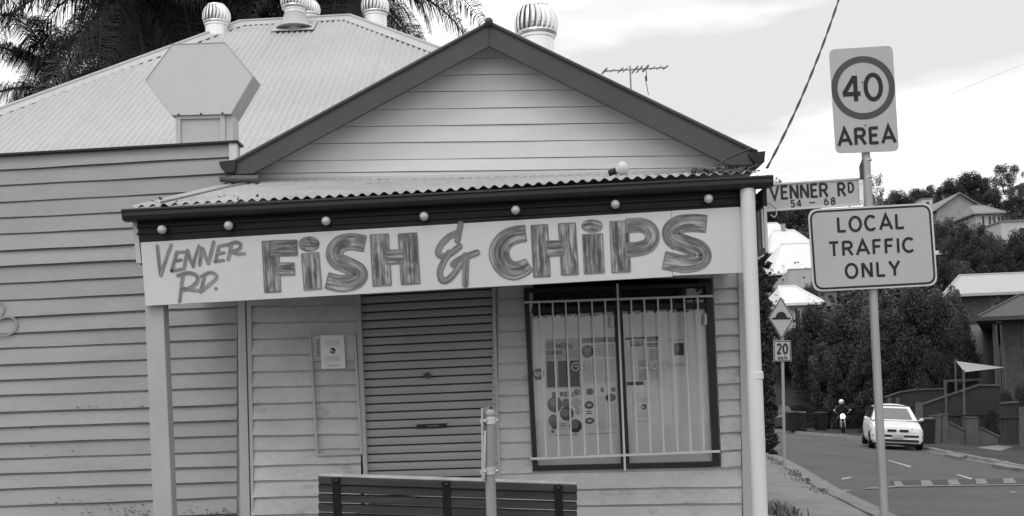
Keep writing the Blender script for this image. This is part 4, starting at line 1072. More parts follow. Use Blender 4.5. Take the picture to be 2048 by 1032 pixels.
b.build('lettering', M['black'], bd, fixn=False); b = MB(); text_px(b, '54', (1582, 414.3), (1603, 413), 14, 2.4, YV, gap=.3); b.build('lettering', M['black'], bd, fixn=False); b = MB(); text_px(b, '-', (1618, 411.5), (1632, 410.5), 12, 2.0, YV); b.build('lettering', M['black'], bd, fixn=False); b = MB(); text_px(b, '68', (1649, 410), (1671, 408.6), 14, 2.4, YV, gap=.35)
b.build('lettering', M['black'], bd, fixn=False)
b = MB(); b.prism([P(1717.5, 359, YV-.012), P(1727, 358.4, YV-.012), P(1728, 407, YV-.012), P(1719.5, 408, YV-.012)], (0, .03, 0))
for yy in (367, 401): b.ball(P(1722.5, yy, YV-.014), .007, 8)
b.build('blade_bracket', M['chrome'], mp_, bevel=.002)
b = MB(); b.prism([P(1724, 318, YM-.02), P(1718, 333, YM-.02), P(1720, 357, YM-.02), P(1726, 357, YM-.02)], Vector((ray(1722, 338).x, ray(1722, 338).y, 0)).normalized()*.5); b.build('edge_on_blade', M['ring'], mp_)
for q_ in ((1735.5, 354), (1734, 320)): MB().lathe([(.034, -.008), (.034, .008)], P(*q_, YM), 20).build('clamp', M['galv'], mp_, smooth=True)
# LOCAL TRAFFIC ONLY
YLc = YM-.05
b = MB(); cs = [(1615.5, 418.5), (1864, 405.5), (1875.5, 571), (1626, 583.5)]
b.prism([P(p.x, p.y, YLc) for p in rrect(cs, 20, 7)], (0, .006, 0)); pn = b.build('traffic_notice_panel', M['signl'], mp_)
b = MB()
def shrink(cs, d):
    c = sum((Vector(p) for p in cs), Vector((0, 0)))/4; o = []
    for p in cs:
        p = Vector(p); s_ = Vector((math.copysign(1, p.x-c.x), math.copysign(1, p.y-c.y))); o.append(p-s_*d)
    return o
fL = planeY(YLc)
inn = rrect(shrink(cs, 6), 17, 7)
b.face([fL(p.x, p.y, .0015) for p in inn]); b.build('notice_face', M['sign'], pn, fixn=False)
b = MB(); loop = rrect(shrink(cs, 5.5), 17, 7); loop = [(p.x, p.y) for p in loop]; loop.append(loop[0])
strokes(b, [loop], 3.8, fL, lift0=.0028); b.build('border', M['black'], pn, fixn=False)
b = MB(); text_px(b, 'LOCAL', (1676, 464.5), (1808, 456.8), 29.5, 5.4, YLc, gap=.26, lift0=.003)
text_px(b, 'TRAFFIC', (1659.5, 512.5), (1829, 503.5), 28.5, 5.2, YLc, gap=.27, lift0=.003); text_px(b, 'ONLY', (1692, 557), (1800.5, 550.3), 29, 5.4, YLc, gap=.3, lift0=.003)
b.build('lettering', M['black'], pn, fixn=False)

# ================================================================== SPEED HUMP SIGN
YN = 24.0
hb0 = P(1571, 972, YN)
hs = thing('hump_warning_sign', (hb0.x, YN, gz(hb0.x)), 'slim post with a diamond road hump warning and a 20 km/h plate', 'road sign')
b = MB(); t0 = P(1563, 615, YN); b.tube([t0, Vector((hb0.x, YN, gz(hb0.x)-.1))], .033, 14); b.build('pole', M['galvp'], hs, smooth=True)
b = MB(); dm = [(1561.6, 593), (1588.6, 635.6), (1563.6, 679), (1536.8, 635.6)]
YN1 = YN-.05
b.prism([P(p.x, p.y, YN1) for p in rrect(dm, 3, 3)], (0, .01, 0)); dp = b.build('diamond_panel', M['sign'], hs)
b = MB(); dl = [tuple(Vector(p)*.93+Vector((1562.6, 635.8))*.07) for p in dm]; strokes(b, [dl+[dl[0]]], 1.4, planeY(YN1), lift0=.006, step=0)
strokes(b, [[(1544.5, 637.2), (1581, 636.6)]], 3.6, planeY(YN1), lift0=.008)
b.face([P(1562.5+11.5*math.cos(R(a)), 636-12.5*math.sin(R(a)), YN1-.010) for a in range(0, 181, 12)])
b.build('hump_symbol', M['black'], dp, fixn=False)
b = MB(); b.prism([P(*p, YN1) for p in ((1546.5, 680.5), (1581.5, 681), (1583, 722.5), (1547.5, 723.5))], (0, .01, 0)); sp_ = b.build('speed_plate', M['sign'], hs)
b = MB(); pq = [(1548.3, 682.3), (1580, 682.7), (1581.2, 721), (1549.3, 721.8)]; strokes(b, [pq+[pq[0]]], 1.3, planeY(YN1), lift0=.006, step=0)
text_px(b, '20', (1554.5, 708), (1575.5, 707.6), 20.5, 3.4, YN1, gap=.25, lift0=.008); text_px(b, 'km/h', (1556.5, 719), (1574.5, 718.8), 8, 1.2, YN1, gap=.25, lift0=.008)
b.build('lettering', M['black'], sp_, fixn=False)

# ================================================================== GROUND, STREET
def Gd(px, py, dz=0.0):
    d = ray(px, py); return EYE + d*((0.03+dz-EYE.z)/(d.z+0.073*d.x))
KD = -.05
kl = [Vector((3.95, 9.3)), Gd(1745, 1032, KD).to_2d(), Gd(1640, 977.6, KD).to_2d(), Gd(1562, 927, KD).to_2d(), Vector((7.0, 33)), Vector((6.4, 43)), Vector((2, 51)), Vector((-22, 55))]
kr = [Vector((10.9, 8)), Vector((11.2, 17)), Gd(2048, 941, KD).to_2d(), Gd(1992, 929, KD).to_2d(), Gd(1886, 908, KD).to_2d(), Gd(1842, 899, KD).to_2d(), Gd(1700, 876, KD).to_2d(), Gd(1640, 871, KD).to_2d(), Vector((9.5, 61)), Vector((-22, 66))]
def krx(Y):
    for a, c in zip(kr, kr[1:]):
        if a.y <= Y <= c.y: return lerp(a.x, c.x, (Y-a.y)/max(c.y-a.y, 1e-3))
    return kr[0].x if Y < kr[0].y else -99
def sm2(pts, n=6): return [Vector(p) for p in sm([(p.x, p.y) for p in pts], n)]
def slope_poly(name, loop, dz, m, up_=0):
    b = MB(); b.face([(p[0], p[1], gz(p[0])+dz) for p in loop]); return tag(b.build(name, m, fixn=False), kind='structure')
KL, KR = sm2(kl), sm2(kr)
b = MB()                                       # side street and the street in front, one sheet
nn = 60
def at_(L_, t):
    q = t*(len(L_)-1); i = min(int(q), len(L_)-2); return L_[i].lerp(L_[i+1], q-i)
prev = None
for i in range(nn+1):
    a = at_(KL, i/nn); c = at_(KR, i/nn); row = []
    for k in range(7):
        p = a.lerp(c, k/6); row.append((p.x, p.y, gz(p.x)+KD))
    if prev:
        for k in range(6): b.face([prev[k], row[k], row[k+1], prev[k+1]])
    prev = row
for x_ in range(-30, 40, 2):
    pass
xs = list(range(-30, 41, 2))
for a, c in zip(xs, xs[1:]):
    b.face([(a, -14, gz(a)-.13), (c, -14, gz(c)-.13), (c, 5.2, gz(c)-.13), (a, 5.2, gz(a)-.13)])
b.face([(3.95, 5.2, gz(3.95)-.128), (10.9, 5.2, gz(10.9)-.128), (kr[0].x, kr[0].y, gz(kr[0].x)+KD), (kl[0].x, kl[0].y, gz(kl[0].x)+KD)])
tag(b.build('road', M['road'], fixn=False), kind='structure')
# footpaths
b = MB()
xs = [-14+i for i in range(18)]+[3.8]
for a, c in zip(xs, xs[1:]): b.prism([(a, 5.35, gz(a)), (c, 5.35, gz(c)), (c, 9.3, gz(c)), (a, 9.3, gz(a))], (0, 0, -.3))
for a, c in zip(KL, KL[1:]):
    xa = min(2.0, a.x-1); xc = min(2.0, c.x-1)
    if a.y < 44: b.prism([(xa, a.y, gz(xa)+.03), (a.x-.14, a.y, gz(a.x)+.03), (c.x-.14, c.y, gz(c.x)+.03), (xc, c.y, gz(xc)+.03)], (0, 0, -.3))
tag(b.build('footpath', M['path']), kind='structure')
b = MB()
for y in np.arange(10.5, 34, 1.55):
    q = min((p for p in KL), key=lambda p: abs(p.y-y)); xa = 1.98
    if q.x-.2 > xa: b.face([(xa+.02, y, gz(xa)+.034), (q.x-.16, y+.05, gz(q.x-.16)+.034), (q.x-.16, y+.065, gz(q.x-.16)+.034), (xa+.02, y+.015, gz(xa)+.034)])
tag(b.build('footpath_joint', M['groove'], fixn=False), kind='structure')
def kerbline(L_, side, hgt=.10):
    b = MB(); prev = None
    for i, p in enumerate(L_):
        t = (L_[min(i+1, len(L_)-1)]-L_[max(i-1, 0)]).normalized(); n_ = Vector((-t.y, t.x))*side
        z = gz(p.x)+KD; jit = .012*math.sin(i*2.7)
        row = [Vector((p.x-n_.x*.30, p.y-n_.y*.30, z+.006)), Vector((p.x, p.y, z+.008)), Vector((p.x+n_.x*.03, p.y+n_.y*.03, z+hgt+jit)), Vector((p.x+n_.x*.16, p.y+n_.y*.16, z+hgt+.004+jit)), Vector((p.x+n_.x*.17, p.y+n_.y*.17, z-.1))]
        if prev:
            for k in range(4): b.face([prev[k], row[k], row[k+1], prev[k+1]])
        prev = row
    return tag(b.build('kerb', M['kerb'], fixn=False), kind='structure')
kerbline(KL, 1); kerbline(KR, -1)
b = MB()
for a, c in zip(xs, xs[1:]): b.prism([(a, 5.2, gz(a)-.2), (c, 5.2, gz(c)-.2), (c, 5.2, gz(c)+.01), (a, 5.2, gz(a)+.01)], (0, .16, 0))
b.box(3.78, 3.95, 5.2, 9.42, gz(3.9)-.3, gz(3.9)+.012)
tag(b.build('kerb', M['kerb']), kind='structure')
# verge along the right kerb
b = MB(); prev = None
for i, p in enumerate(KR):
    t = (KR[min(i+1, len(KR)-1)]-KR[max(i-1, 0)]).normalized(); n_ = Vector((t.y, -t.x))
    row = []
    for d_, h_ in ((.15, .0), (.8, .02), (1.8, .05), (3.2, .0)):
        q = p+n_*d_; row.append((q.x, q.y, (gz(q.x)+h_+.03 if d_ < 3 else terr(q.x, q.y)-.02)))
    if prev:
        for k in range(3): b.face([prev[k], row[k], row[k+1], prev[k+1]])
    prev = row
tag(b.build('verge', M['grass'], fixn=False), kind='structure')
# terrain
gxs = sorted(set([-300, -200, -140, -100, -75, -55, -40, -30, -24]+list(np.arange(-20, 4, 4))+list(np.arange(4, 30, .75))+list(np.arange(30, 60, 3))+list(range(60, 160, 10))+[180, 220, 280, 360, 500]))
gys = sorted(set([-60, -30, -14, 0]+list(np.arange(5, 75, 1.5))+list(np.arange(75, 240, 6))+[260, 300, 340, 420, 560, 900]))
b = MB(); idx = {}
rr = random.Random(11)
for j, y in enumerate(gys):
    for i, x in enumerate(gxs):
        z = terr(x, y); kx = krx(y) if y < 60 else 8
        if x < kx+.9 and y < 68: z -= .32
        elif y < 68 and x < kx+3: z -= .12
        if y > 90: z += rr.uniform(-.5, .5)
        idx[i, j] = len(b.v); b.v.append((x, y, z))
for j in range(len(gys)-1):
    for i in range(len(gxs)-1):
        b.f.append((idx[i, j], idx[i+1, j], idx[i+1, j+1], idx[i, j+1])); b.mi.append(0)
tag(b.build('terrain', M['grass'], smooth=True, fixn=False), kind='structure')
# road markings
def mark(pts, m='paint', dz=.03, name='road_marking'):
    b = MB(); q = [Gd(x, y, KD+dz) for x, y in pts]; b.face([(p.x, p.y, p.z+.05*math.sin(math.pi*sst(0, 1, .5))) for p in q]); return b
b = MB()
def addmark(pts, dz=.008, mi=0):
    b.face([Gd(x, y, KD+dz) for x, y in pts], mi)
addmark([(1774, 920.5), (1777, 920), (1823, 932.5), (1820, 934.5)]); addmark([(1911, 949), (1916, 948.6), (1946, 956.8), (1941, 958.6)])
addmark([(1683, 959), (1684, 956.6), (1702, 953.6), (1702, 956)])
tag(b.build('road_marking', M['paint'], fixn=False), kind='structure')
b = MB()
for x0_, x1_, ya_ in ((1786, 1808, 971.5), (1840, 1868, 970), (1894, 1922, 968.7), (1949, 1977, 967), (2004, 2034, 966), (2062, 2092, 966)):
    addmark([(x0_+1, ya_-9.5), (x1_-8, ya_-9.8), (x1_, ya_), (x0_+4, ya_+.8)], .012)
addmark([(1732, 978), (1734, 975), (1792, 971.3), (2100, 967.2), (2100, 969.0), (1795, 973.5), (1760, 977)], .013)
addmark([(1668, 983), (1690, 979), (1704, 981), (1684, 985)]); addmark([(2019, 983), (2032, 982), (2033, 985.5), (2020, 986)]); addmark([(1640, 962), (1652, 960), (1656, 962), (1644, 964)])
tag(b.build('hump_marking', M['paintold'], fixn=False), kind='structure')
b = MB(); addmark([(1779, 961), (2100, 955.5), (2100, 967), (1792, 971)], .004)
tag(b.build('hump_surface', M['redbrickhump'], fixn=False), kind='structure')
# driveways on the far side
b = MB()
b.prism([Gd(1888, 909, -.0)+Vector((0, 0, .03)), Gd(1916, 916, -.0)+Vector((0, 0, .03)), Gd(1992, 905)+Vector((0, 0, .03)), Gd(2034, 893)+Vector((0, 0, .03)), Gd(2036, 887)+Vector((0, 0, .03)), Gd(1960, 895.5)+Vector((0, 0, .03))], (0, 0, -.25))
b.prism([Gd(1983, 930)+Vector((0, 0, .03)), Gd(2012, 936)+Vector((0, 0, .03)), Gd(2080, 944)+Vector((0, 0, .03)), Gd(2080, 916)+Vector((0, 0, .03)), Gd(2020, 923.5)+Vector((0, 0, .03))], (0, 0, -.25))
tag(b.build('driveway', M['path']), kind='structure')

# ================================================================== PLANTS
def leaf_cloud(rng, centers, radii, n, size, flat=.55):
    k = rng.integers(0, len(centers), n); c = centers[k]; r = radii[k][:, None]
    d = rng.normal(size=(n, 3)); d /= np.linalg.norm(d, axis=1)[:, None]
    rad = rng.random((n, 1))**.45
    p = c+d*r*rad*np.array([1, 1, .75])
    a = rng.normal(size=(n, 3)); a /= np.linalg.norm(a, axis=1)[:, None]; a[:, 2] *= flat
    bb = np.cross(a, rng.normal(size=(n, 3))); bb /= (np.linalg.norm(bb, axis=1)[:, None]+1e-6)
    s = size*(.6+.8*rng.random((n, 1)))
    v = np.stack([p-a*s, p-bb*s*.5, p+a*s, p+bb*s*.5], 1).reshape(-1, 3)
    return v, k
def crown_mesh(name, seed, nclump=34, n=9000, size=.018, shape='round', crx=.5, z0=.22, z1=1.0, cr=(.09, .17), mats=None):
    rng = np.random.default_rng(seed); cs = []
    while len(cs) < nclump:
        p = rng.uniform(-1, 1, 3); q = np.linalg.norm(p)
        if q > 1 or q < .30: continue
        if shape == 'round': x, y, z = p[0]*crx*.82, p[1]*crx*.82, (z0+z1)/2+p[2]*(z1-z0)/2*.86
        elif shape == 'open': 
            if q < .55 or p[2] < -.5: continue
            x, y, z = p[0]*crx*.9, p[1]*crx*.9, (z0+z1)/2+p[2]*(z1-z0)/2*.9
        elif shape == 'column':
            h = (p[2]+1)/2; tp_ = (1-h**3)*.7+.3*(1-h); tp_ = max(tp_, .25); x, y, z = p[0]*crx*tp_, p[1]*crx*tp_, z0+(z1-z0)*.96*rng.random()
        elif shape == 'bush': x, y, z = p[0]*crx*.85, p[1]*crx*.85, z0+(z1-z0)*abs(p[2])*.85
        cs.append((x, y, z))
    cs = np.array(cs); rad = rng.uniform(cr[0], cr[1], nclump)
    v, k = leaf_cloud(rng, cs, rad, n, size)
    me = bpy.data.meshes.new(name); nf = n
    me.vertices.add(len(v)); me.vertices.foreach_set('co', v.astype(np.float32).ravel())
    me.loops.add(nf*4); me.loops.foreach_set('vertex_index', np.arange(nf*4, dtype=np.int32))
    me.polygons.add(nf); me.polygons.foreach_set('loop_start', np.arange(0, nf*4, 4, dtype=np.int32))
    lightc = rng.random(nclump)
    mi = np.where(rng.random(nf) < .25, rng.integers(0, 3, nf), np.where(lightc[k] > .75, 2, np.where(lightc[k] > .4, 1, 0)))
    me.polygons.foreach_set('material_index', mi.astype(np.int32))
    for m in (mats or (M['leafd'], M['leafm'], M['leafl'])): me.materials.append(m)
    me.update(calc_edges=True); me.validate()
    return me, cs
def trunk_mesh(name, cs, seed, r=.022, nb=9, zfork=.3):
    rr = random.Random(seed); b = MB()
    b.tube([(0, 0, -.06), (.004, .002, zfork*.5), (.01, -.006, zfork), (.012, .004, zfork+.28)], [r*1.25, r, r*.8, r*.35], 8)
    order = sorted(range(len(cs)), key=lambda i: rr.random())[:nb]
    for i in order:
        c = Vector(cs[i]); s = Vector((.008, -.003, rr.uniform(zfork*.7, zfork+.15)))
        mid = s.lerp(c, .5)+Vector((rr.uniform(-.03, .03), rr.uniform(-.03, .03), .03))
        b.tube([s, mid, c], [r*.5, r*.32, r*.12], 6)
    o = b.build(name, M['bark'], smooth=True); me = o.data; bpy.data.objects.remove(o); return me
DK = (M['leafd'], M['leafd'], M['leafm']); LT = (M['leafm'], M['leafl'], M['leafl'])
PROTO = {}
for k, (sd_, kw) in {'round': (1, dict(nclump=48, n=28000, size=.015, crx=.5, z0=.08)), 'round2': (2, dict(nclump=40, n=26000, size=.015, crx=.5, z0=.1, cr=(.1, .2))),
     'dark': (3, dict(nclump=60, n=34000, size=.0155, crx=.55, z0=.0, mats=DK, cr=(.10, .19))), 'dark2': (13, dict(nclump=52, n=32000, size=.0155, crx=.55, z0=.0, mats=DK, cr=(.10, .20))),
     'open': (4, dict(nclump=26, n=9000, size=.012, crx=.5, shape='open', z0=.35, cr=(.06, .12))), 'feather': (5, dict(nclump=30, n=3200, size=.014, crx=.5, shape='open', z0=.3, cr=(.06, .12), mats=LT)),
     'column': (6, dict(nclump=150, n=26000, size=.010, crx=.05, shape='column', z0=.0, cr=(.02, .034), mats=DK)), 'bush': (8, dict(nclump=30, n=14000, size=.018, crx=.6, shape='bush', z0=.02, cr=(.14, .25), mats=DK))}.items():
    me, cs = crown_mesh('crown', sd_, **kw); PROTO[k] = (me, trunk_mesh('trunk', cs, sd_, r=.022 if k not in ('bush', 'column') else .014, zfork=.3 if k not in ('bush', 'column') else .12))
trr = random.Random(5)
def tree(px, pyt, wpx, Y, kind, label, group=None, name=None, zb=None, cat=None):
    c = P(px, pyt, Y); zb = terr(c.x, Y)-.15 if zb is None else zb; H = c.z-zb; W = wpx/FPX*Y
    nm = name or {'bush': 'shrub', 'column': 'cypress_tree'}.get(kind, 'leafy_tree')
    o = thing(nm, (c.x, Y, zb), label, cat or ('shrub' if kind == 'bush' else 'tree'), group)
    o.rotation_euler.z = trr.uniform(0, 6.28); kx = {'column': .11, 'bush': 1.25}.get(kind, 1.05)
    o.scale = (W/kx, W/kx, H*.985)
    for n_, me in zip(('crown', 'trunk'), PROTO[kind]):
        q = bpy.data.objects.new(n_, me); col.objects.link(q); q.parent = o
    return o
GT = 'dense trees beside the bend in the street'
for a in [(1580, 655, 95, 72, 'dark', 'dark tree right behind the diamond hump sign'), (1625, 612, 110, 70, 'dark2', 'dark tree with its top just below the left corner of the LOCAL TRAFFIC sign'),
          (1690, 590, 140, 68, 'dark', 'large dark tree left of the sign post, above the motorcyclist'), (1765, 578, 140, 62, 'round', 'dense tree straight behind the sign post under the LOCAL TRAFFIC sign'),
          (1830, 575, 140, 60, 'dark2', 'dense dark tree right of the sign post, above the white car'), (1893, 566, 110, 60, 'round2', 'bushy tree between the lower right sign corner and the long pale roof'),
          (1915, 610, 74, 58, 'dark', 'smaller dark tree overlapping the pale wall left of the tiled house'), (1655, 680, 110, 67, 'round2', 'lower tree behind the motorcyclist'), (1745, 690, 120, 61, 'dark2', 'low dark tree behind the white car roof'), (1865, 700, 80, 57, 'dark2', 'low dark tree behind the timber fence left of the shade sail')]:
    tree(*a, group=GT)
tree(1521, 505, 36, 31, 'column', 'narrow dark cypress squeezed between the downpipe and the hump sign')
GU = 'undergrowth along the far side of the street'
for a in [(1597, 800, 60, 69, 'bush', 'dark shrub behind the pair of wheelie bins'), (1638, 792, 70, 68, 'bush', 'dark shrub behind the single wheelie bin'), (1700, 796, 76, 66, 'bush', 'dark shrub right of the motorcyclist'), (1752, 790, 70, 58, 'bush', 'dark shrub behind the white car'), (1555, 785, 60, 76, 'bush', 'dark shrub behind the parked dark car')]:
    tree(*a, group=GU)
GH = 'trees on the hillside beyond the houses'
hill = [(1558, 352, 36, 150, 'round', 'rounded treetop peeping over the VENNER RD sign'), (1575, 402, 60, 165, 'dark', 'dark hillside tree above the leftmost white roof'), (1612, 395, 60, 170, 'dark2', 'dark hillside tree below the end of the VENNER RD sign'), (1545, 412, 50, 150, 'dark2', 'dark hillside tree just right of the downpipe'),
        (1757, 342, 56, 150, 'feather', 'light feathery tree just right of the sign post against the sky'), (1795, 376, 60, 160, 'dark', 'dark tree above the right half of the LOCAL TRAFFIC sign'), (1745, 385, 40, 165, 'round', 'small tree close behind the sign post'), (1830, 374, 56, 215, 'round2', 'pale far tree on the skyline above the sign corner'), (1862, 366, 58, 230, 'round', 'far skyline tree above the small white hut'),
        (1900, 352, 56, 205, 'dark', 'dark pointed skyline tree above the gabled hillside house'), (1938, 344, 72, 210, 'dark2', 'dense skyline tree left of the tallest tree'), (1968, 350, 60, 215, 'round', 'skyline tree touching the tallest tree'), (2008, 326, 84, 200, 'open', 'tallest open crowned tree on the skyline at far right'), (2046, 362, 56, 195, 'round2', 'skyline tree at the right edge of the photo'),
        (1985, 378, 60, 190, 'dark', 'dark tree beneath the tallest skyline tree'), (1845, 388, 60, 190, 'dark2', 'dark tree behind the small white hut'), (2030, 384, 56, 178, 'dark', 'dark tree in front of the highest pale roof')]
for a in hill: tree(a[0], a[1], a[2]*1.2, *a[3:], group=GH)
GM = 'bushy trees on the lower hillside'
mid = [(1886, 432, 62, 100, 'round2', 'bushy tree below the left eave of the gabled hillside house'), (1925, 440, 70, 95, 'dark', 'broad dark tree below the gabled hillside house'), (1965, 442, 76, 92, 'round', 'broad tree left of the white house with one window'), (1990, 468, 60, 88, 'dark', 'dark tree in front of the white house with one window'), (2036, 462, 66, 90, 'dark2', 'dark tree below the white house at the right edge'), (1900, 476, 66, 98, 'round', 'mid green tree near the right edge of the LOCAL TRAFFIC sign'),
       (1945, 488, 84, 92, 'dark2', 'wide dark tree above the middle of the long pale roof'), (2000, 486, 86, 92, 'dark', 'wide dark tree above the right part of the long pale roof'), (2042, 500, 70, 90, 'round2', 'tree above the right end of the long pale roof'), (1895, 512, 66, 88, 'dark', 'dark tree above the left end of the long pale roof'), (1925, 522, 60, 87, 'round', 'small bushy tree close above the long pale roof'), (1975, 526, 70, 88, 'dark2', 'small dark tree close above the ridge of the long pale roof'),
       (1655, 430, 70, 140, 'dark', 'dark tree hidden mostly by the left of the LOCAL TRAFFIC sign'), (1570, 506, 34, 104, 'bush', 'shrub below the little gable of the white house'), (1600, 512, 30, 100, 'bush', 'shrub beside the bright white roof'), (1620, 560, 36, 78, 'round2', 'small tree between the grey and white roofs'), (1995, 590, 46, 66, 'round2', 'small tree under the long pale roof, left of the tiled house')]
for a in mid: tree(a[0], a[1], a[2]*1.25, *a[3:], group=GM)
for a in [(2010, 752, 50, 46, 'bush', 'spiky shrub in front of the brick house below the shade sail'), (2042, 738, 56, 45, 'bush', 'tall shrub at the right edge in front of the brick wall'), (1980, 800, 34, 46.4, 'bush', 'low shrub against the sloping timber fence')]:
    tree(*a, group='shrubs in the garden of the brick house')
# far-off wood behind the named trees
rng = np.random.default_rng(77); V = []; n = 0
cs = []
for i in range(4200):
    Y = 76+254*rng.random()**1.5; X = rng.uniform(.02*Y, .85*Y); px = 1024+X/Y*2200
    z = terr(X, Y); r = rng.uniform(.9, 2.9)
    cs.append((X, Y, z+r*.8, r))
cs = np.array(cs)
v, k = leaf_cloud(rng, cs[:, :3], cs[:, 3], 190000, .24)
me = bpy.data.meshes.new('woodland'); nf = 190000
me.vertices.add(len(v)); me.vertices.foreach_set('co', v.astype(np.float32).ravel()); me.loops.add(nf*4); me.loops.foreach_set('vertex_index', np.arange(nf*4, dtype=np.int32))
me.polygons.add(nf); me.polygons.foreach_set('loop_start', np.arange(0, nf*4, 4, dtype=np.int32)); me.polygons.foreach_set('material_index', (rng.random(4200)[k]*2.3).astype(np.int32))
for m in (M['leafd'], M['leafm'], M['leafl']): me.materials.append(m)
me.update(calc_edges=True); me.validate(); wo = bpy.data.objects.new('woodland', me); col.objects.link(wo); tag(wo, 'low scrub and distant woodland covering the hillside', 'woodland', kind='stuff')

# palms
def palm_crown(name, seed, nfr=34, length=3.4, droop=1.0, low=-70):
    rr = random.Random(seed); v = []; f = []; mi = []
    for k in range(nfr):
        az = k*2.39996+rr.uniform(-.2, .2); el = R(lerp(75, low, (k/(nfr-1))**.9)+rr.uniform(-8, 8)); Lf = length*rr.uniform(.85, 1.1)
        n = 16; p = Vector((0, 0, 0)); d = el; pts = [p.copy()]; dirs = []
        for i in range(n):
            t = i/n; d2 = d-droop*(t**1.3)*R(95)*(1 if el > -.3 else .45)
            d2 = max(d2, R(-88)); u = Vector((math.cos(az)*math.cos(d2), math.sin(az)*math.cos(d2), math.sin(d2))); p = p+u*Lf/n; pts.append(p.copy()); dirs.append(u)
        dirs.append(dirs[-1]); m_ = 1 if k > nfr*.80 else 0; side = Vector((-math.sin(az), math.cos(az), 0))
        for i in range(n):                    # rachis
            w0, w1 = .035*(1-i/n)+.008, .035*(1-(i+1)/n)+.008; b0 = len(v)
            v += [tuple(pts[i]-side*w0), tuple(pts[i]+side*w0), tuple(pts[i+1]+side*w1), tuple(pts[i+1]-side*w1)]; f.append((b0, b0+1, b0+2, b0+3)); mi.append(m_)
            v += [tuple(pts[i]+Vector((0, 0, -w0))), tuple(pts[i]+Vector((0, 0, w0))), tuple(pts[i+1]+Vector((0, 0, w1))), tuple(pts[i+1]+Vector((0, 0, -w1)))]; f.append((b0+4, b0+5, b0+6, b0+7)); mi.append(m_)
        nl = 58
        for i in range(4, nl):
            t = i/nl*n; j = min(int(t), n-1); q = pts[j].lerp(pts[j+1], t-j); u = dirs[j]; ll = .78*math.sin(math.pi*(.12+.80*i/nl))**.7*rr.uniform(.8, 1.1)
            for sg in (-1, 1):
                for rep in range(3):
                    out = (side*sg*rr.uniform(.55, 1)+u*rr.uniform(.25, .6)+Vector((0, 0, rr.uniform(-.1, .45)))).normalized()
                    a = q; bq_ = q+out*ll*.5; c_ = bq_+(out*.55+Vector((0, 0, -.95))).normalized()*ll*.55
                    wv = u.cross(out).cross(out); wv = (u*.0095+Vector((0, 0, .003))); b0 = len(v)
                    v += [tuple(a-wv*.7), tuple(a+wv*.7), tuple(bq_+wv), tuple(bq_-wv), tuple(c_+wv*.25), tuple(c_-wv*.25)]
                    f += [(b0, b0+1, b0+2, b0+3), (b0+3, b0+2, b0+4, b0+5)]; mi += [m_, m_]
    me = bpy.data.meshes.new(name); me.from_pydata(v, [], f); me.polygons.foreach_set('material_index', mi)
    me.materials.append(M['leafp']); me.materials.append(M['leafp2']); me.update(); return me
pcs = [palm_crown('crown', 21, 30), palm_crown('crown', 22, 32, 3.2, 1.1, -80), palm_crown('crown', 23, 24, 3.6, .9, -60)]
for (px, py, Y, k, s, rz, lab) in [(262, -14, 19.5, 2, 1.0, .3, 'dark palm above the left end of the roof, its old fronds drooping'), (120, 178, 22, 2, .7, 2.1, 'low palm crown at the far left behind the hip of the roof'), (330, -40, 20.5, 0, 1.0, 1.2, 'dark palm behind the leftmost turbine vent'), (262, 135, 23, 2, .7, 4.0, 'palm whose low fronds fill the gap above the left hip capping'),
        (480, -30, 22, 1, 1.05, .9, 'dark palm behind the vent pair on the ridge'), (610, -60, 23, 1, 1.1, 5.1, 'dark palm straight above the short roof ridge'), (706, -34, 20, 2, .86, 2.6, 'palm at the right whose frond arches out into the open sky'), (390, 60, 24, 1, .9, 3.3, 'lower palm crown just left of the leftmost vent')]:
    c = P(px, py, Y); zg = gz(c.x)
    o = thing('palm_tree', (c.x, Y, zg), lab, 'palm tree', 'palms behind the shop roof')
    q = bpy.data.objects.new('crown', pcs[k]); col.objects.link(q); q.parent = o; q.location = (0, 0, c.z-zg); q.scale = (s, s, s); q.rotation_euler.z = rz
    b = MB(); b.tube([(c.x, Y, zg-.2), (c.x+.08, Y, zg+2), (c.x+.02, Y, c.z-.8), (c.x, Y, c.z)], [.2, .15, .13, .17], 12); b.build('trunk', M['bark'], o, smooth=True)
# weeds by the kerb
rr = random.Random(9); b = MB()
def blade(x, y, h_):
    c = Vector((x, y, gz(x)+.025)); a = rr.uniform(0, 6.3); l = h_*rr.uniform(.3, 1.0); t = c+Vector((math.cos(a)*l*.7, math.sin(a)*l*.7, l)); w_ = Vector((-math.sin(a), math.cos(a), 0))*.008
    m_ = c.lerp(t, .55)+Vector((0, 0, l*.18)); b.face([c-w_, c+w_, m_+w_*.8, m_-w_*.8]); b.face([m_-w_*.8, m_+w_*.8, t])
for i in range(5200):
    p = KL[rr.randrange(8, 19)].lerp(KL[rr.randrange(8, 19)], rr.random()) if False else None
    k = rr.randrange(5, len(KL)-1); q = KL[k].lerp(KL[k+1], rr.random())
    if q.y > 34 or q.y < 16.5: continue
    dens = .10+.90*abs(math.sin(q.y*1.7)*math.sin(q.y*.63+1))**1.5
    if rr.random() > dens: continue
    blade(q.x-.10-abs(rr.gauss(0, .13)), q.y, .04+.13*max(0, dens-.25))
g_ = Gd(1552, 1028)
for i in range(420): blade(g_.x+rr.gauss(0, .10), g_.y+rr.gauss(0, .35), .15)
tag(b.build('kerbside_grass', M['weed'], fixn=False), 'weeds and grass tufts growing along the footpath kerb', 'weeds', kind='stuff')

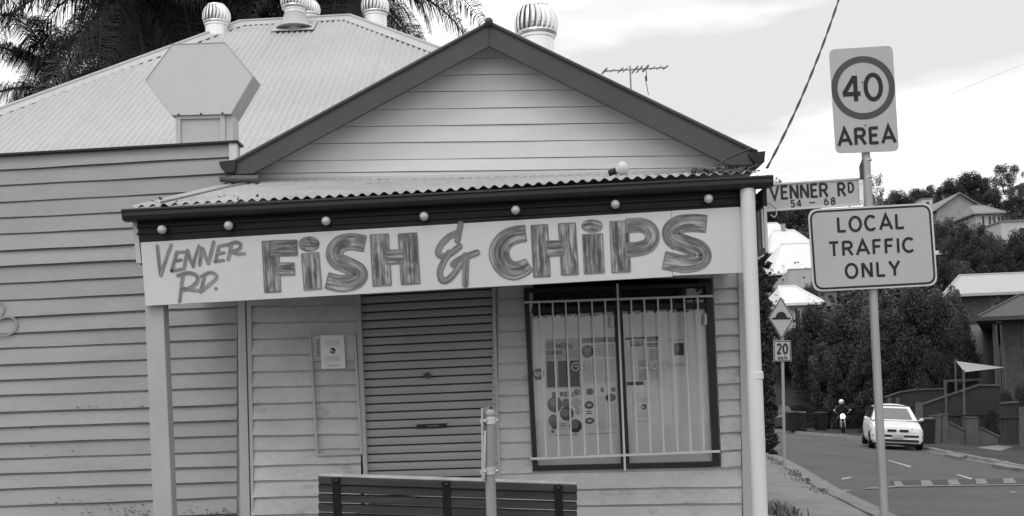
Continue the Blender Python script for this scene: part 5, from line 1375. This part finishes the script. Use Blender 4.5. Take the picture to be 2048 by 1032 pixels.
# ================================================================== HOUSES BEYOND
def house(pl_, pr2, pe, prd, Y, depth, wallh, roofm, wallm, label, wins=(), roof='hip', name='house', ov=.5, ridge=(.3, .7), chimney=None, skew=0.0, framem=None):
    a = P(pl_, pe, Y); c = P(pr2, pe, Y); ze = (a.z+c.z)/2; W = c.x-a.x; cx_ = (a.x+c.x)/2; cyy = Y+depth/2
    zr = P((pl_+pr2)/2, prd, cyy).z if roof != 'flat' else ze+.15
    zb = ze-wallh
    o = thing(name, (cx_, cyy, zb), label, 'house')
    x0, x1, y0, y1 = a.x, c.x, Y, Y+depth
    sk = skew*depth
    w_ = MB(); w_.prism([(x0+ov+skew*ov, y0+ov, zb-4), (x1-ov+skew*ov, y0+ov, zb-4), (x1-ov+sk-skew*ov, y1-ov, zb-4), (x0+ov+sk-skew*ov, y1-ov, zb-4)], (0, 0, ze-zb+4))
    if roof == 'gable': w_.prism([(x0+ov, y0+ov, ze), (x1-ov, y0+ov, ze), (cx_, y0+ov, zr-.12)], (0, depth-2*ov, 0))
    w_.build('wall', wallm, o)
    r_ = MB()
    if roof == 'hip':
        q = [(x0, y0, ze), (x1, y0, ze), (x1+sk, y1, ze), (x0+sk, y1, ze)]; r0 = (lerp(x0, x1, ridge[0])+sk/2, cyy, zr); r1 = (lerp(x0, x1, ridge[1])+sk/2, cyy, zr)
        r_.face([q[0], q[1], r1, r0]); r_.face([q[1], q[2], r1]); r_.face([q[2], q[3], r0, r1]); r_.face([q[3], q[0], r0])
        for i in range(4): r_.bar(Vector(q[i])-Vector((0, 0, .09)), Vector(q[(i+1) % 4])-Vector((0, 0, .09)), .10, .18)
        r_.face([Vector(p)-Vector((0, 0, .19)) for p in q])
        for e in ((q[0], r0), (q[1], r1), (r0, r1)): r_.tube([Vector(e[0])+Vector((0, 0, .03)), Vector(e[1])+Vector((0, 0, .03))], .07, 6)
    elif roof == 'gable':
        for s_ in (-1, 1):
            e = x0 if s_ < 0 else x1
            r_.prism([(e, y0, ze), (cx_, y0, zr), (cx_, y1, zr), (e, y1, ze)], (0, 0, -.14))
    else:
        r_.prism([(x0, y0, ze), (x1, y0, ze), (x1+sk, y1, ze), (x0+sk, y1, ze)], (0, 0, .15))
    rf = r_.build('roof', roofm, o)
    if chimney: k = MB(); k.box(lerp(x0, x1, chimney)-.2, lerp(x0, x1, chimney)+.2, cyy-.2, cyy+.2, zr-.4, zr+.7); k.build('chimney', wallm, rf)
    for (t0, t1, d0, d1) in wins:
        xa, xb = lerp(x0, x1, t0), lerp(x0, x1, t1); k = MB(); k.box(xa-.07, xb+.07, y0+ov-.05, y0+ov+.02, ze-d1-.07, ze-d0+.07); f_ = k.build('window', framem or M['white'], o)
        k = MB(); k.box(xa, xb, y0+ov-.06, y0+ov-.045, ze-d1, ze-d0); k.build('pane', M['hglass'], f_)
    return o
house(1498, 1606, 482, 446, 128, 9, 3, M['hroofw'], M['hwall'], 'pale hip roofed house furthest up on the left, beside the downpipe', [(.55, .65, .6, 1.8)])
house(1536, 1646, 502, 460, 112, 9, 3, M['hroofw'], M['hwall'], 'pale house with a broad hipped roof and chimney below the VENNER RD sign', [(.1, .2, .6, 1.8), (.3, .42, .6, 1.8)], chimney=.5)
house(1541, 1720, 543, 486, 96, 11, 3.0, M['hroofw'], M['hwall3'], 'house with a very bright white roof over a dark verandah, beside the traffic notice', [(.1, .2, .5, 2.0), (.28, .38, .5, 2.0)])
house(1568, 1690, 575, 538, 84, 8, 2.6, M['hroofg'], M['hwall'], 'house with a dull grey roof between two bright roofs', [(.1, .25, .5, 1.6)])
house(1562, 1648, 605, 572, 75, 8, 2.8, M['hroofw'], M['hwall2'], 'white house with a bright roof lowest on the left, above the diamond hump sign', [(.35, .47, .5, 1.7), (.6, .72, .5, 1.7)])
house(1868, 1975, 419, 396, 150, 10, 3, M['hroofg'], M['hwall'], 'hillside house with a wide low gable, right of the LOCAL TRAFFIC sign', [(.55, .65, .4, 1.6)], 'gable')
house(1946, 2012, 425, 410, 142, 8, 2.6, M['hroofg'], M['hwall2'], 'small hillside house with a row of windows beside the wide gable', [(.30, .38, .3, 1.5), (.50, .58, .3, 1.5), (.64, .72, .3, 1.5), (.78, .86, .3, 1.5)])
house(2000, 2090, 442, 436, 118, 8, 3, M['hroofg'], M['hwall2'], 'white flat roofed house with one window at the right edge of the hillside', [(.42, .54, .7, 1.9)], 'flat', ov=.15)
house(2010, 2070, 399, 390, 185, 9, 3, M['hroofw'], M['hwall2'], 'highest pale roofed house on the hill at the right edge', [(.3, .4, .5, 1.5)])
house(1843, 1867, 398, 396, 172, 5, 2.5, M['hroofg'], M['hwall2'], 'tiny white hut just above the right end of the LOCAL TRAFFIC sign', [(.35, .65, .4, 1.4)], 'flat', ov=.1)
house(1860, 1922, 505, 492, 98, 7, 2.6, M['hroofw'], M['hwall'], 'half hidden house with a pale curved looking roof among trees beside the sign', [(.5, .65, .4, 1.4)])
house(1886, 2130, 584, 548, 72, 12, 3.0, M['hroofs'], M['hwall3'], 'long low house with a pale roof behind the tiled house', [(.42, .5, .9, 2.2)], ridge=(.15, .85), skew=.4)  # dark wall colour paints in the shade below the roof
house(1918, 2000, 645, 640, 61, 6, 3.6, M['hroofd'], M['hwall'], 'plain pale walled building behind the tree and the shade sail', [], 'flat', ov=.1, skew=.4)
hb_ = house(1954, 2260, 628, 588, 50, 13, 5.4, M['hroofd'], M['hwall3'], 'two storey brick house with a dark tiled hip roof at the right edge', [(.165, .185, .35, 4.6), (.20, .215, .35, 4.6), (.36, .5, .5, 2.2)], ov=.95, ridge=(.3, .65), skew=.45, framem=M['fencelt'])
b = MB(); b.box(P(1992, 640, 50.9).x, P(2004, 640, 50.9).x, 50.90, 50.94, P(1991, 690, 50.9).z, P(1991, 634, 50.9).z); b.build('render_panel', M['hwall'], hb_)

# shade sail and its posts
ss = thing('shade_sail', P(1925, 781, 48), 'pale triangular shade sail stretched from posts beside the brick house', 'shade sail')
b = MB(); s0, s1, s2 = P(1912, 722, 47.5), P(2009, 735, 49.6), P(1929, 744, 46); N_ = 8
def tri(u, v_): 
    p = s0+(s1-s0)*u+(s2-s0)*v_; w_ = 1-u-v_; return p-Vector((0, 0, 1.2*u*v_*w_*3))
for i in range(N_):
    for j in range(N_-i):
        b.face([tri(i/N_, j/N_), tri((i+1)/N_, j/N_), tri(i/N_, (j+1)/N_)])
        if i+j < N_-1: b.face([tri((i+1)/N_, j/N_), tri((i+1)/N_, (j+1)/N_), tri(i/N_, (j+1)/N_)])
o = b.build('sail_cloth', M['sail'], ss, smooth=False); 
for x, y0_, y1_, Yp in ((1911, 719, 830, 47.5), (1927, 740, 830, 46)):
    b = MB(); b.tube([P(x, y0_, Yp), P(x+2, y1_, Yp)], .05, 10); b.build('post', M['fencelt'], ss, smooth=True)

def paling(name, topline, bottom, Y, label, step=5.2, rail=True, posts=(), pm='fence'):
    a0 = P(topline[0][0], bottom, Y); o = thing(name, a0, label, 'fence')
    def ty(x):
        for (xa, ya_), (xb, yb2) in zip(topline, topline[1:]):
            if xa <= x <= xb: return lerp(ya_, yb2, (x-xa)/(xb-xa))
        return topline[-1][1]
    b = MB(); x = topline[0][0]; rr = random.Random(int(x)); 
    while x < topline[-1][0]-1:
        x2 = x+step*.9; j = rr.uniform(-1, 1); b.prism([P(x, ty(x)+2+j, Y), P(x2, ty(x2)+2+j, Y), P(x2, bottom, Y), P(x, bottom, Y)], (0, .02, 0)); x += step
    b.build('palings', M[pm], o)
    if rail:
        b = MB()
        for p, q in zip(topline, topline[1:]): b.bar(P(*p, Y-.03), P(*q, Y-.03), .09, .07)
        b.build('top_rail', M['fencelt'], o)
        b = MB(); yb2 = lerp(max(t[1] for t in topline), bottom, .35); b.bar(P(topline[0][0], yb2, Y-.03), P(topline[-1][0], yb2-2, Y-.03), .06, .08); b.build('rail', M['fence'], o)
    for (x, t_, w_) in posts:
        b = MB(); b.prism([P(x, t_, Y-.09), P(x+w_, t_, Y-.09), P(x+w_+1, bottom+4, Y-.09), P(x+1, bottom+4, Y-.09)], (0, .15, 0)); b.build('post', M['fencelt'], o)
    return o
paling('timber_fence', [(1846, 808), (1956, 770), (2000, 770)], 872, 47, 'sloping timber paling fence rising to the right behind the white car', posts=((1833, 805, 13), (1890, 790, 4)))
paling('timber_fence', [(1769, 794), (1800, 784), (1832, 779), (1890, 777)], 850, 53, 'older timber fence with pale posts directly above the white car roof', posts=((1775, 795, 7), (1792, 795, 7)))
paling('timber_fence', [(2000, 806), (2030, 804), (2036, 804)], 889, 42, 'tall dark timber fence panel at the right edge beside the driveway', posts=((2038, 814, 12),))
fr_ = thing('trellis', P(1892, 790, 48.5), 'pale timber frame with a long top rail below the shade sail', 'trellis')
b = MB(); b.bar(P(1890, 762, 48.5), P(1965, 759, 48.5), .12, .10); b.build('rail', M['fencelt'], fr_)
b = MB(); b.prism([P(1889, 760, 48.4), P(1893.5, 760, 48.4), P(1894, 800, 48.4), P(1890, 800, 48.4)], (0, .1, 0)); b.build('post', M['fencelt'], fr_)
cw_ = thing('garden_wall', P(1930, 885, 45), 'low rendered garden wall stepping down between square pillars', 'wall')
YC = 45
for (x0_, x1_, t_, bt_) in ((1866, 1883, 833, 886), (1884.5, 1896, 830, 886), (1933, 1957, 836, 898)):
    b = MB(); b.prism([P(x0_, t_, YC), P(x1_, t_, YC), P(x1_, bt_+8, YC), P(x0_, bt_+8, YC)], (0, .4, 0)); b.prism([P(x0_-1, t_-2.5, YC-.03), P(x1_+1, t_-2.5, YC-.03), P(x1_+1, t_, YC-.03), P(x0_-1, t_, YC-.03)], (0, .46, 0)); b.build('pillar', M['concrete'], cw_)
for (x0_, x1_, ta, tb_) in ((1896, 1933, 845, 864), (1957, 1998, 855, 874)):
    b = MB(); b.prism([P(x0_, ta, YC+.1), P(x1_, tb_, YC+.1), P(x1_, 902, YC+.1), P(x0_, 896, YC+.1)], (0, .2, 0)); b.bar(P(x0_+.3, ta-1, YC+.2), P(x1_-.3, tb_-1, YC+.2), .28, .07); b.build('wall_panel', M['concrete'], cw_)

# ================================================================== VEHICLES, BINS, RIDER
def wheel(o, x, y, r=.30, wd=.19):
    c = Vector((x, y, r)); s_ = 1 if x > 0 else -1
    b = MB(); b.lathe([(r*.62, -wd/2), (r*.93, -wd/2), (r, -wd/2+.03), (r, wd/2-.03), (r*.93, wd/2), (r*.62, wd/2)], c, 24, 0, (1, 0, 0)); w_ = b.build('wheel', M['tyre'], smooth=True); w_.parent = o
    b = MB(); b.lathe([(r*.62, -.02), (r*.58, .0), (r*.2, .03), (.001, .04)], c+Vector((s_*wd*.38, 0, 0)), 16, 0, (s_, 0, 0)); h = b.build('rim', M['galv'], smooth=True); h.parent = w_
def car(label, paint, loc, rz, name='parked_car'):
    o = thing(name, (0, 0, 0), label, 'car')
    S = [(-2.06, .62, .30, .62), (-2.02, .76, .22, .72), (-1.85, .82, .20, .78), (-1.3, .845, .20, .86), (-.75, .845, .20, .93), (.2, .85, .20, .95), (1.3, .845, .20, .97), (1.75, .82, .24, .95), (1.98, .74, .30, .90), (2.02, .62, .36, .84)]
    b = MB(); prev = None; base = None
    for (y, w_, zl, zt2) in S:
        h = zt2-zl
        ring = [(-w_*.90, zl), (-w_*.985, zl+h*.18), (-w_, zl+h*.45), (-w_*.975, zl+h*.78), (-w_*.90, zt2-.03), (-w_*.74, zt2), (0, zt2+.02), (w_*.74, zt2), (w_*.90, zt2-.03), (w_*.975, zl+h*.78), (w_, zl+h*.45), (w_*.985, zl+h*.18), (w_*.90, zl)]
        row = [Vector((x, y, z)) for x, z in ring]
        if prev:
            for k in range(len(row)): b.face([prev[k], row[k], row[(k+1) % len(row)], prev[(k+1) % len(row)]])
        else: b.face(row)
        prev = row
    b.face(prev[::-1])
    bd_ = b.build('body', paint, smooth=True); bd_.parent = o
    # greenhouse
    B_ = [(-.74, -.95, .93), (.74, -.95, .93), (.76, 1.72, .95), (-.76, 1.72, .95)]; T_ = [(-.56, -.12, 1.385), (.56, -.12, 1.385), (.57, 1.05, 1.39), (-.57, 1.05, 1.39)]
    g = MB()
    for i in range(4): j = (i+1) % 4; g.face([B_[i], B_[j], T_[j], T_[i]])
    prevr = None
    for k in range(7):
        t = k/6; row = []
        for m_ in range(7):
            s_ = m_/6; x = lerp(lerp(T_[0][0], T_[1][0], s_), lerp(T_[3][0], T_[2][0], s_), t); y = lerp(T_[0][1], T_[3][1], t); z = 1.387+.085*math.sin(math.pi*s_)**.6*math.sin(math.pi*min(1, max(0, .08+t*.84)))**.6; row.append((x, y, z))
        if prevr:
            for m_ in range(6): g.face([prevr[m_], row[m_], row[m_+1], prevr[m_+1]])
        prevr = row
    gh = g.build('cabin', paint, smooth=True); gh.parent = o
    def pane(i, j, t0, t1, u0, u1, name, m):
        def f(t, u):
            p = Vector(B_[i]).lerp(Vector(B_[j]), t); q = Vector(T_[i]).lerp(Vector(T_[j]), t); return p.lerp(q, u)
        n_ = (Vector(B_[j])-Vector(B_[i])).cross(Vector(T_[i])-Vector(B_[i])).normalized()*.012
        k = MB(); k.prism([f(t0, u0)+n_*.3, f(t1, u0)+n_*.3, f(lerp(t1, .5, .02), u1)+n_*.3, f(lerp(t0, .5, .02), u1)+n_*.3], n_); q = k.build(name, m); q.parent = o
    pane(0, 1, .10, .90, .08, .84, 'windscreen', M['windscreen']); pane(2, 3, .08, .92, .12, .90, 'rear_window', M['carglass'])
    for i, j in ((1, 2), (3, 0)):
        a_, c_ = ((.14, .50), (.53, .90)) if i == 1 else ((.10, .47), (.50, .86))
        pane(i, j, *a_, .10, .90, 'side_window', M['carglass']); pane(i, j, *c_, .10, .90, 'side_window', M['carglass'])
    for s_ in (-1, 1):
        b = MB(); b.prism([(s_*.40, -2.062, .56), (s_*.74, -2.0, .56), (s_*.76, -1.97, .69), (s_*.42, -2.05, .69)], (0, .08, 0)); q = b.build('headlight', M['lamp'], bevel=.01); q.parent = o
        b = MB(); b.prism([(s_*.50, 2.0, .66), (s_*.73, 1.94, .66), (s_*.73, 1.92, .86), (s_*.50, 1.96, .86)], (0, .06, 0)); q = b.build('tail_light', M['print2'], bevel=.01); q.parent = o
        b = MB(); b.ball((s_*.91, -.62, .97), .075, 12, 0, (.9, .5, .65)); b.bar((s_*.80, -.66, .94), (s_*.88, -.62, .96), .05, .05); q = b.build('wing_mirror', paint, smooth=True); q.parent = o
        b = MB(); b.box(s_*.05 if s_ > 0 else -.33, .33 if s_ > 0 else -.05, -2.085, -2.05, .59, .665); q = b.build('grille', M['black']); q.parent = o
    b = MB(); b.prism([(-.79, -1.99, .42), (-.6, -2.075, .42), (.6, -2.075, .42), (.79, -1.99, .42), (.79, -1.99, .30), (.6, -2.075, .30), (-.6, -2.075, .30), (-.79, -1.99, .30)][:4]+[(.79, -1.96, .42), (-.79, -1.96, .42)], (0, 0, .07)); q = b.build('bumper_strip', M['black']); q.parent = o
    b = MB(); b.box(-.66, .66, -2.075, -2.03, .27, .345); q = b.build('air_intake', M['black']); q.parent = o
    b = MB(); b.box(-.19, .19, -2.10, -2.08, .40, .51); q = b.build('number_plate', M['sign']); q.parent = o
    b = MB(); b.box(-.70, .70, -1.85, 1.85, .15, .24); q = b.build('underbody', M['tyre']); q.parent = o
    for x in (-.765, .765):
        for y in (-1.32, 1.30): wheel(o, x, y)
    o.location = loc; o.rotation_euler.z = rz; return o
cp = Gd(1794, 899, KD+.01); hd_ = R(-13)
front = Vector((math.sin(hd_), -math.cos(hd_), 0))
c0 = cp-front*1.9; c0.z = gz(c0.x)+KD+.03
cc = car('white hatchback parked facing the camera by the far kerb, behind the sign post', M['carw'], c0, hd_); cc.rotation_euler.y = math.atan(.073); cc.scale = (1.04, 1.0, 1.06)
d0 = P(1560, 860, 62); d0.z = gz(d0.x)-.12
cd = car('dark old car half hidden by the downpipe at the end of the street', M['card'], d0, R(168)); cd.rotation_euler.y = math.atan(.073)
def wbin(label, px, pyb, Y, rz=0, grp='wheelie bins left out on the street'):
    c = Gd(px, pyb, .0); c.z = terr(c.x, c.y)+.0; o = thing('wheelie_bin', c, label, 'bin', grp); o.rotation_euler.z = rz
    def lo(mb, nm, m, **k): q = mb.build(nm, m, **k); q.parent = o; return q
    b = MB(); lo_, up_ = [(-.22, -.26), (.22, -.26), (.22, .22), (-.22, .22)], [(-.28, -.33), (.28, -.33), (.28, .30), (-.28, .30)]
    A_ = [Vector((x, y, .06)) for x, y in lo_]; B2 = [Vector((x, y, .95)) for x, y in up_]
    for i in range(4): j = (i+1) % 4; b.face([A_[i], A_[j], B2[j], B2[i]])
    b.face(A_[::-1]); b.face(B2); b.box(-.30, .30, -.35, .32, .90, .96); lo(b, 'body', M['bin'], bevel=.02)
    b = MB(); b.prism([(-.30, -.36, .965), (.30, -.36, .965), (.30, .34, 1.02), (-.30, .34, 1.02)], (0, 0, .05)); lo(b, 'lid', M['bin'], bevel=.015)
    b = MB(); b.tube([(-.26, .38, .96), (.26, .38, .96)], .018, 8); lo(b, 'handle', M['bin'])
    for x in (-.25, .25):
        b = MB(); b.lathe([(.10, -.03), (.10, .03)], (x, .26, .10), 16, 0, (1, 0, 0)); lo(b, 'wheel', M['tyre'])
    return o
wbin('black wheelie bin just right of the slim hump sign pole', 1583, 864, 60, .2); wbin('black wheelie bin, right one of the touching pair beyond the hump sign', 1603, 864.5, 60, -.2)
wbin('black wheelie bin standing alone left of the motorcyclist', 1644, 862, 58, .1); wbin('larger black wheelie bin close beside the parked white hatchback', 1855, 890, 37, -.15)

# motorcycle and rider
mc = P(1686, 863, 58); mc.z = gz(mc.x)+.01
mo = thing('motorcycle', mc, 'motorcycle coming toward the camera with its round headlight lit', 'motorcycle')
mo.rotation_euler.z = R(-14)
def ml(mb, nm, m, par=None, **k): q = mb.build(nm, m, **k); q.parent = par or mo; return q
for y in (-.72, .68):
    b = MB(); b.lathe([(.20, -.05), (.29, -.055), (.31, 0), (.29, .055), (.20, .05)], (0, y, .31), 24, 0, (1, 0, 0)); w_ = ml(b, 'wheel', M['tyre'], smooth=True)
    b = MB(); b.lathe([(.20, -.02), (.05, -.05), (.05, .05), (.20, .02)], (0, y, .31), 16, 0, (1, 0, 0)); ml(b, 'rim', M['galv'], w_)
b = MB()
for s_ in (-1, 1): b.tube([(s_*.09, -.72, .31), (s_*.09, -.45, .95)], .025, 8)
ml(b, 'fork', M['galv'], smooth=True)
b = MB(); b.ball((0, -.12, .80), .2, 14, 0, (.85, 1.6, .8)); ml(b, 'tank', M['card'], smooth=True)
b = MB(); b.box(-.13, .13, .12, .78, .70, .80); ml(b, 'seat', M['black'], bevel=.04)
b = MB(); b.box(-.16, .16, -.3, .25, .28, .62); b.bar((0, .2, .4), (0, .68, .31), .1, .08); ml(b, 'engine', M['pipe'], bevel=.04)
b = MB(); b.tube([(-.36, -.28, 1.02), (-.22, -.40, 1.0), (.22, -.40, 1.0), (.36, -.28, 1.02)], .018, 8); ml(b, 'handlebar', M['black'])
for s_ in (-1, 1):
    b = MB(); b.tube([(s_*.25, -.39, 1.0), (s_*.38, -.42, 1.16)], .008, 6); b.ball((s_*.40, -.42, 1.19), .06, 10, 0, (1, .4, .7)); ml(b, 'mirror', M['galv'], smooth=True)
b = MB(); b.lathe([(.06, .12), (.12, .04), (.125, -.0)], (0, -.55, .88), 18, 0, (0, 1, 0)); hl = ml(b, 'headlight', M['black'], smooth=True)
b = MB(); b.lathe([(.118, -.004), (.10, -.03), (.05, -.045), (.001, -.05)], (0, -.55, .88), 18, 0, (0, 1, 0)); ml(b, 'lens', M['light'], hl, smooth=True)
# rider: one skinned body
rd = thing('person', mc, 'person in dark jacket and white helmet riding the motorcycle', 'person'); rd.rotation_euler.z = R(-14)
J = {'pel': ((0, .32, .86), .17), 'bel': ((0, .26, 1.05), .16), 'che': ((0, .16, 1.28), .19), 'nek': ((0, .10, 1.47), .075), 'hed': ((0, .07, 1.60), .10)}
ed = [('pel', 'bel'), ('bel', 'che'), ('che', 'nek'), ('nek', 'hed')]
for s_, n_ in ((-1, 'l'), (1, 'r')):
    J.update({'sh'+n_: ((s_*.20, .13, 1.38), .085), 'el'+n_: ((s_*.40, -.08, 1.16), .062), 'wr'+n_: ((s_*.34, -.27, 1.06), .042), 'hp'+n_: ((s_*.12, .28, .84), .11), 'kn'+n_: ((s_*.26, -.16, .72), .085), 'an'+n_: ((s_*.22, .08, .34), .055), 'to'+n_: ((s_*.23, -.10, .29), .045)})
    ed += [('che', 'sh'+n_), ('sh'+n_, 'el'+n_), ('el'+n_, 'wr'+n_), ('pel', 'hp'+n_), ('hp'+n_, 'kn'+n_), ('kn'+n_, 'an'+n_), ('an'+n_, 'to'+n_)]
ks = list(J); me = bpy.data.meshes.new('body'); me.from_pydata([J[k][0] for k in ks], [(ks.index(a), ks.index(c)) for a, c in ed], []); me.materials.append(M['jacket'])
bo = bpy.data.objects.new('body', me); col.objects.link(bo); bo.parent = rd
sk = bo.modifiers.new('skin', 'SKIN'); 
for i, k in enumerate(ks): me.skin_vertices[0].data[i].radius = (J[k][1], J[k][1]*.85)
me.skin_vertices[0].data[0].use_root = True
su = bo.modifiers.new('smooth', 'SUBSURF'); su.levels = 2; su.render_levels = 2
b = MB()
for s_ in (-1, 1):
    c = Vector((s_*.34, -.29, 1.05))
    b.ball(c, .045, 10, 0, (.9, 1.1, .7))
    for f_ in range(4): b.tube([c+Vector((s_*(f_-1.5)*.022, -.03, .015)), c+Vector((s_*(f_-1.5)*.022, -.075, -.002)), c+Vector((s_*(f_-1.5)*.022, -.06, -.038))], .011, 6)
    b.tube([c+Vector((-s_*.04, 0, 0)), c+Vector((-s_*.055, -.04, -.02)), c+Vector((-s_*.045, -.06, -.04))], .012, 6)
q = b.build('gloves', M['black'], smooth=True); q.parent = rd
b = MB(); b.ball((0, .06, 1.62), .145, 18, 0, (.9, 1.08, 1.0)); hm = b.build('helmet', M['helmet'], smooth=True); hm.parent = rd
b = MB(); b.ball((0, .035, 1.615), .135, 18, 0, (.82, 1.0, .42)); q = b.build('visor', M['carglass'], smooth=True); q.parent = hm
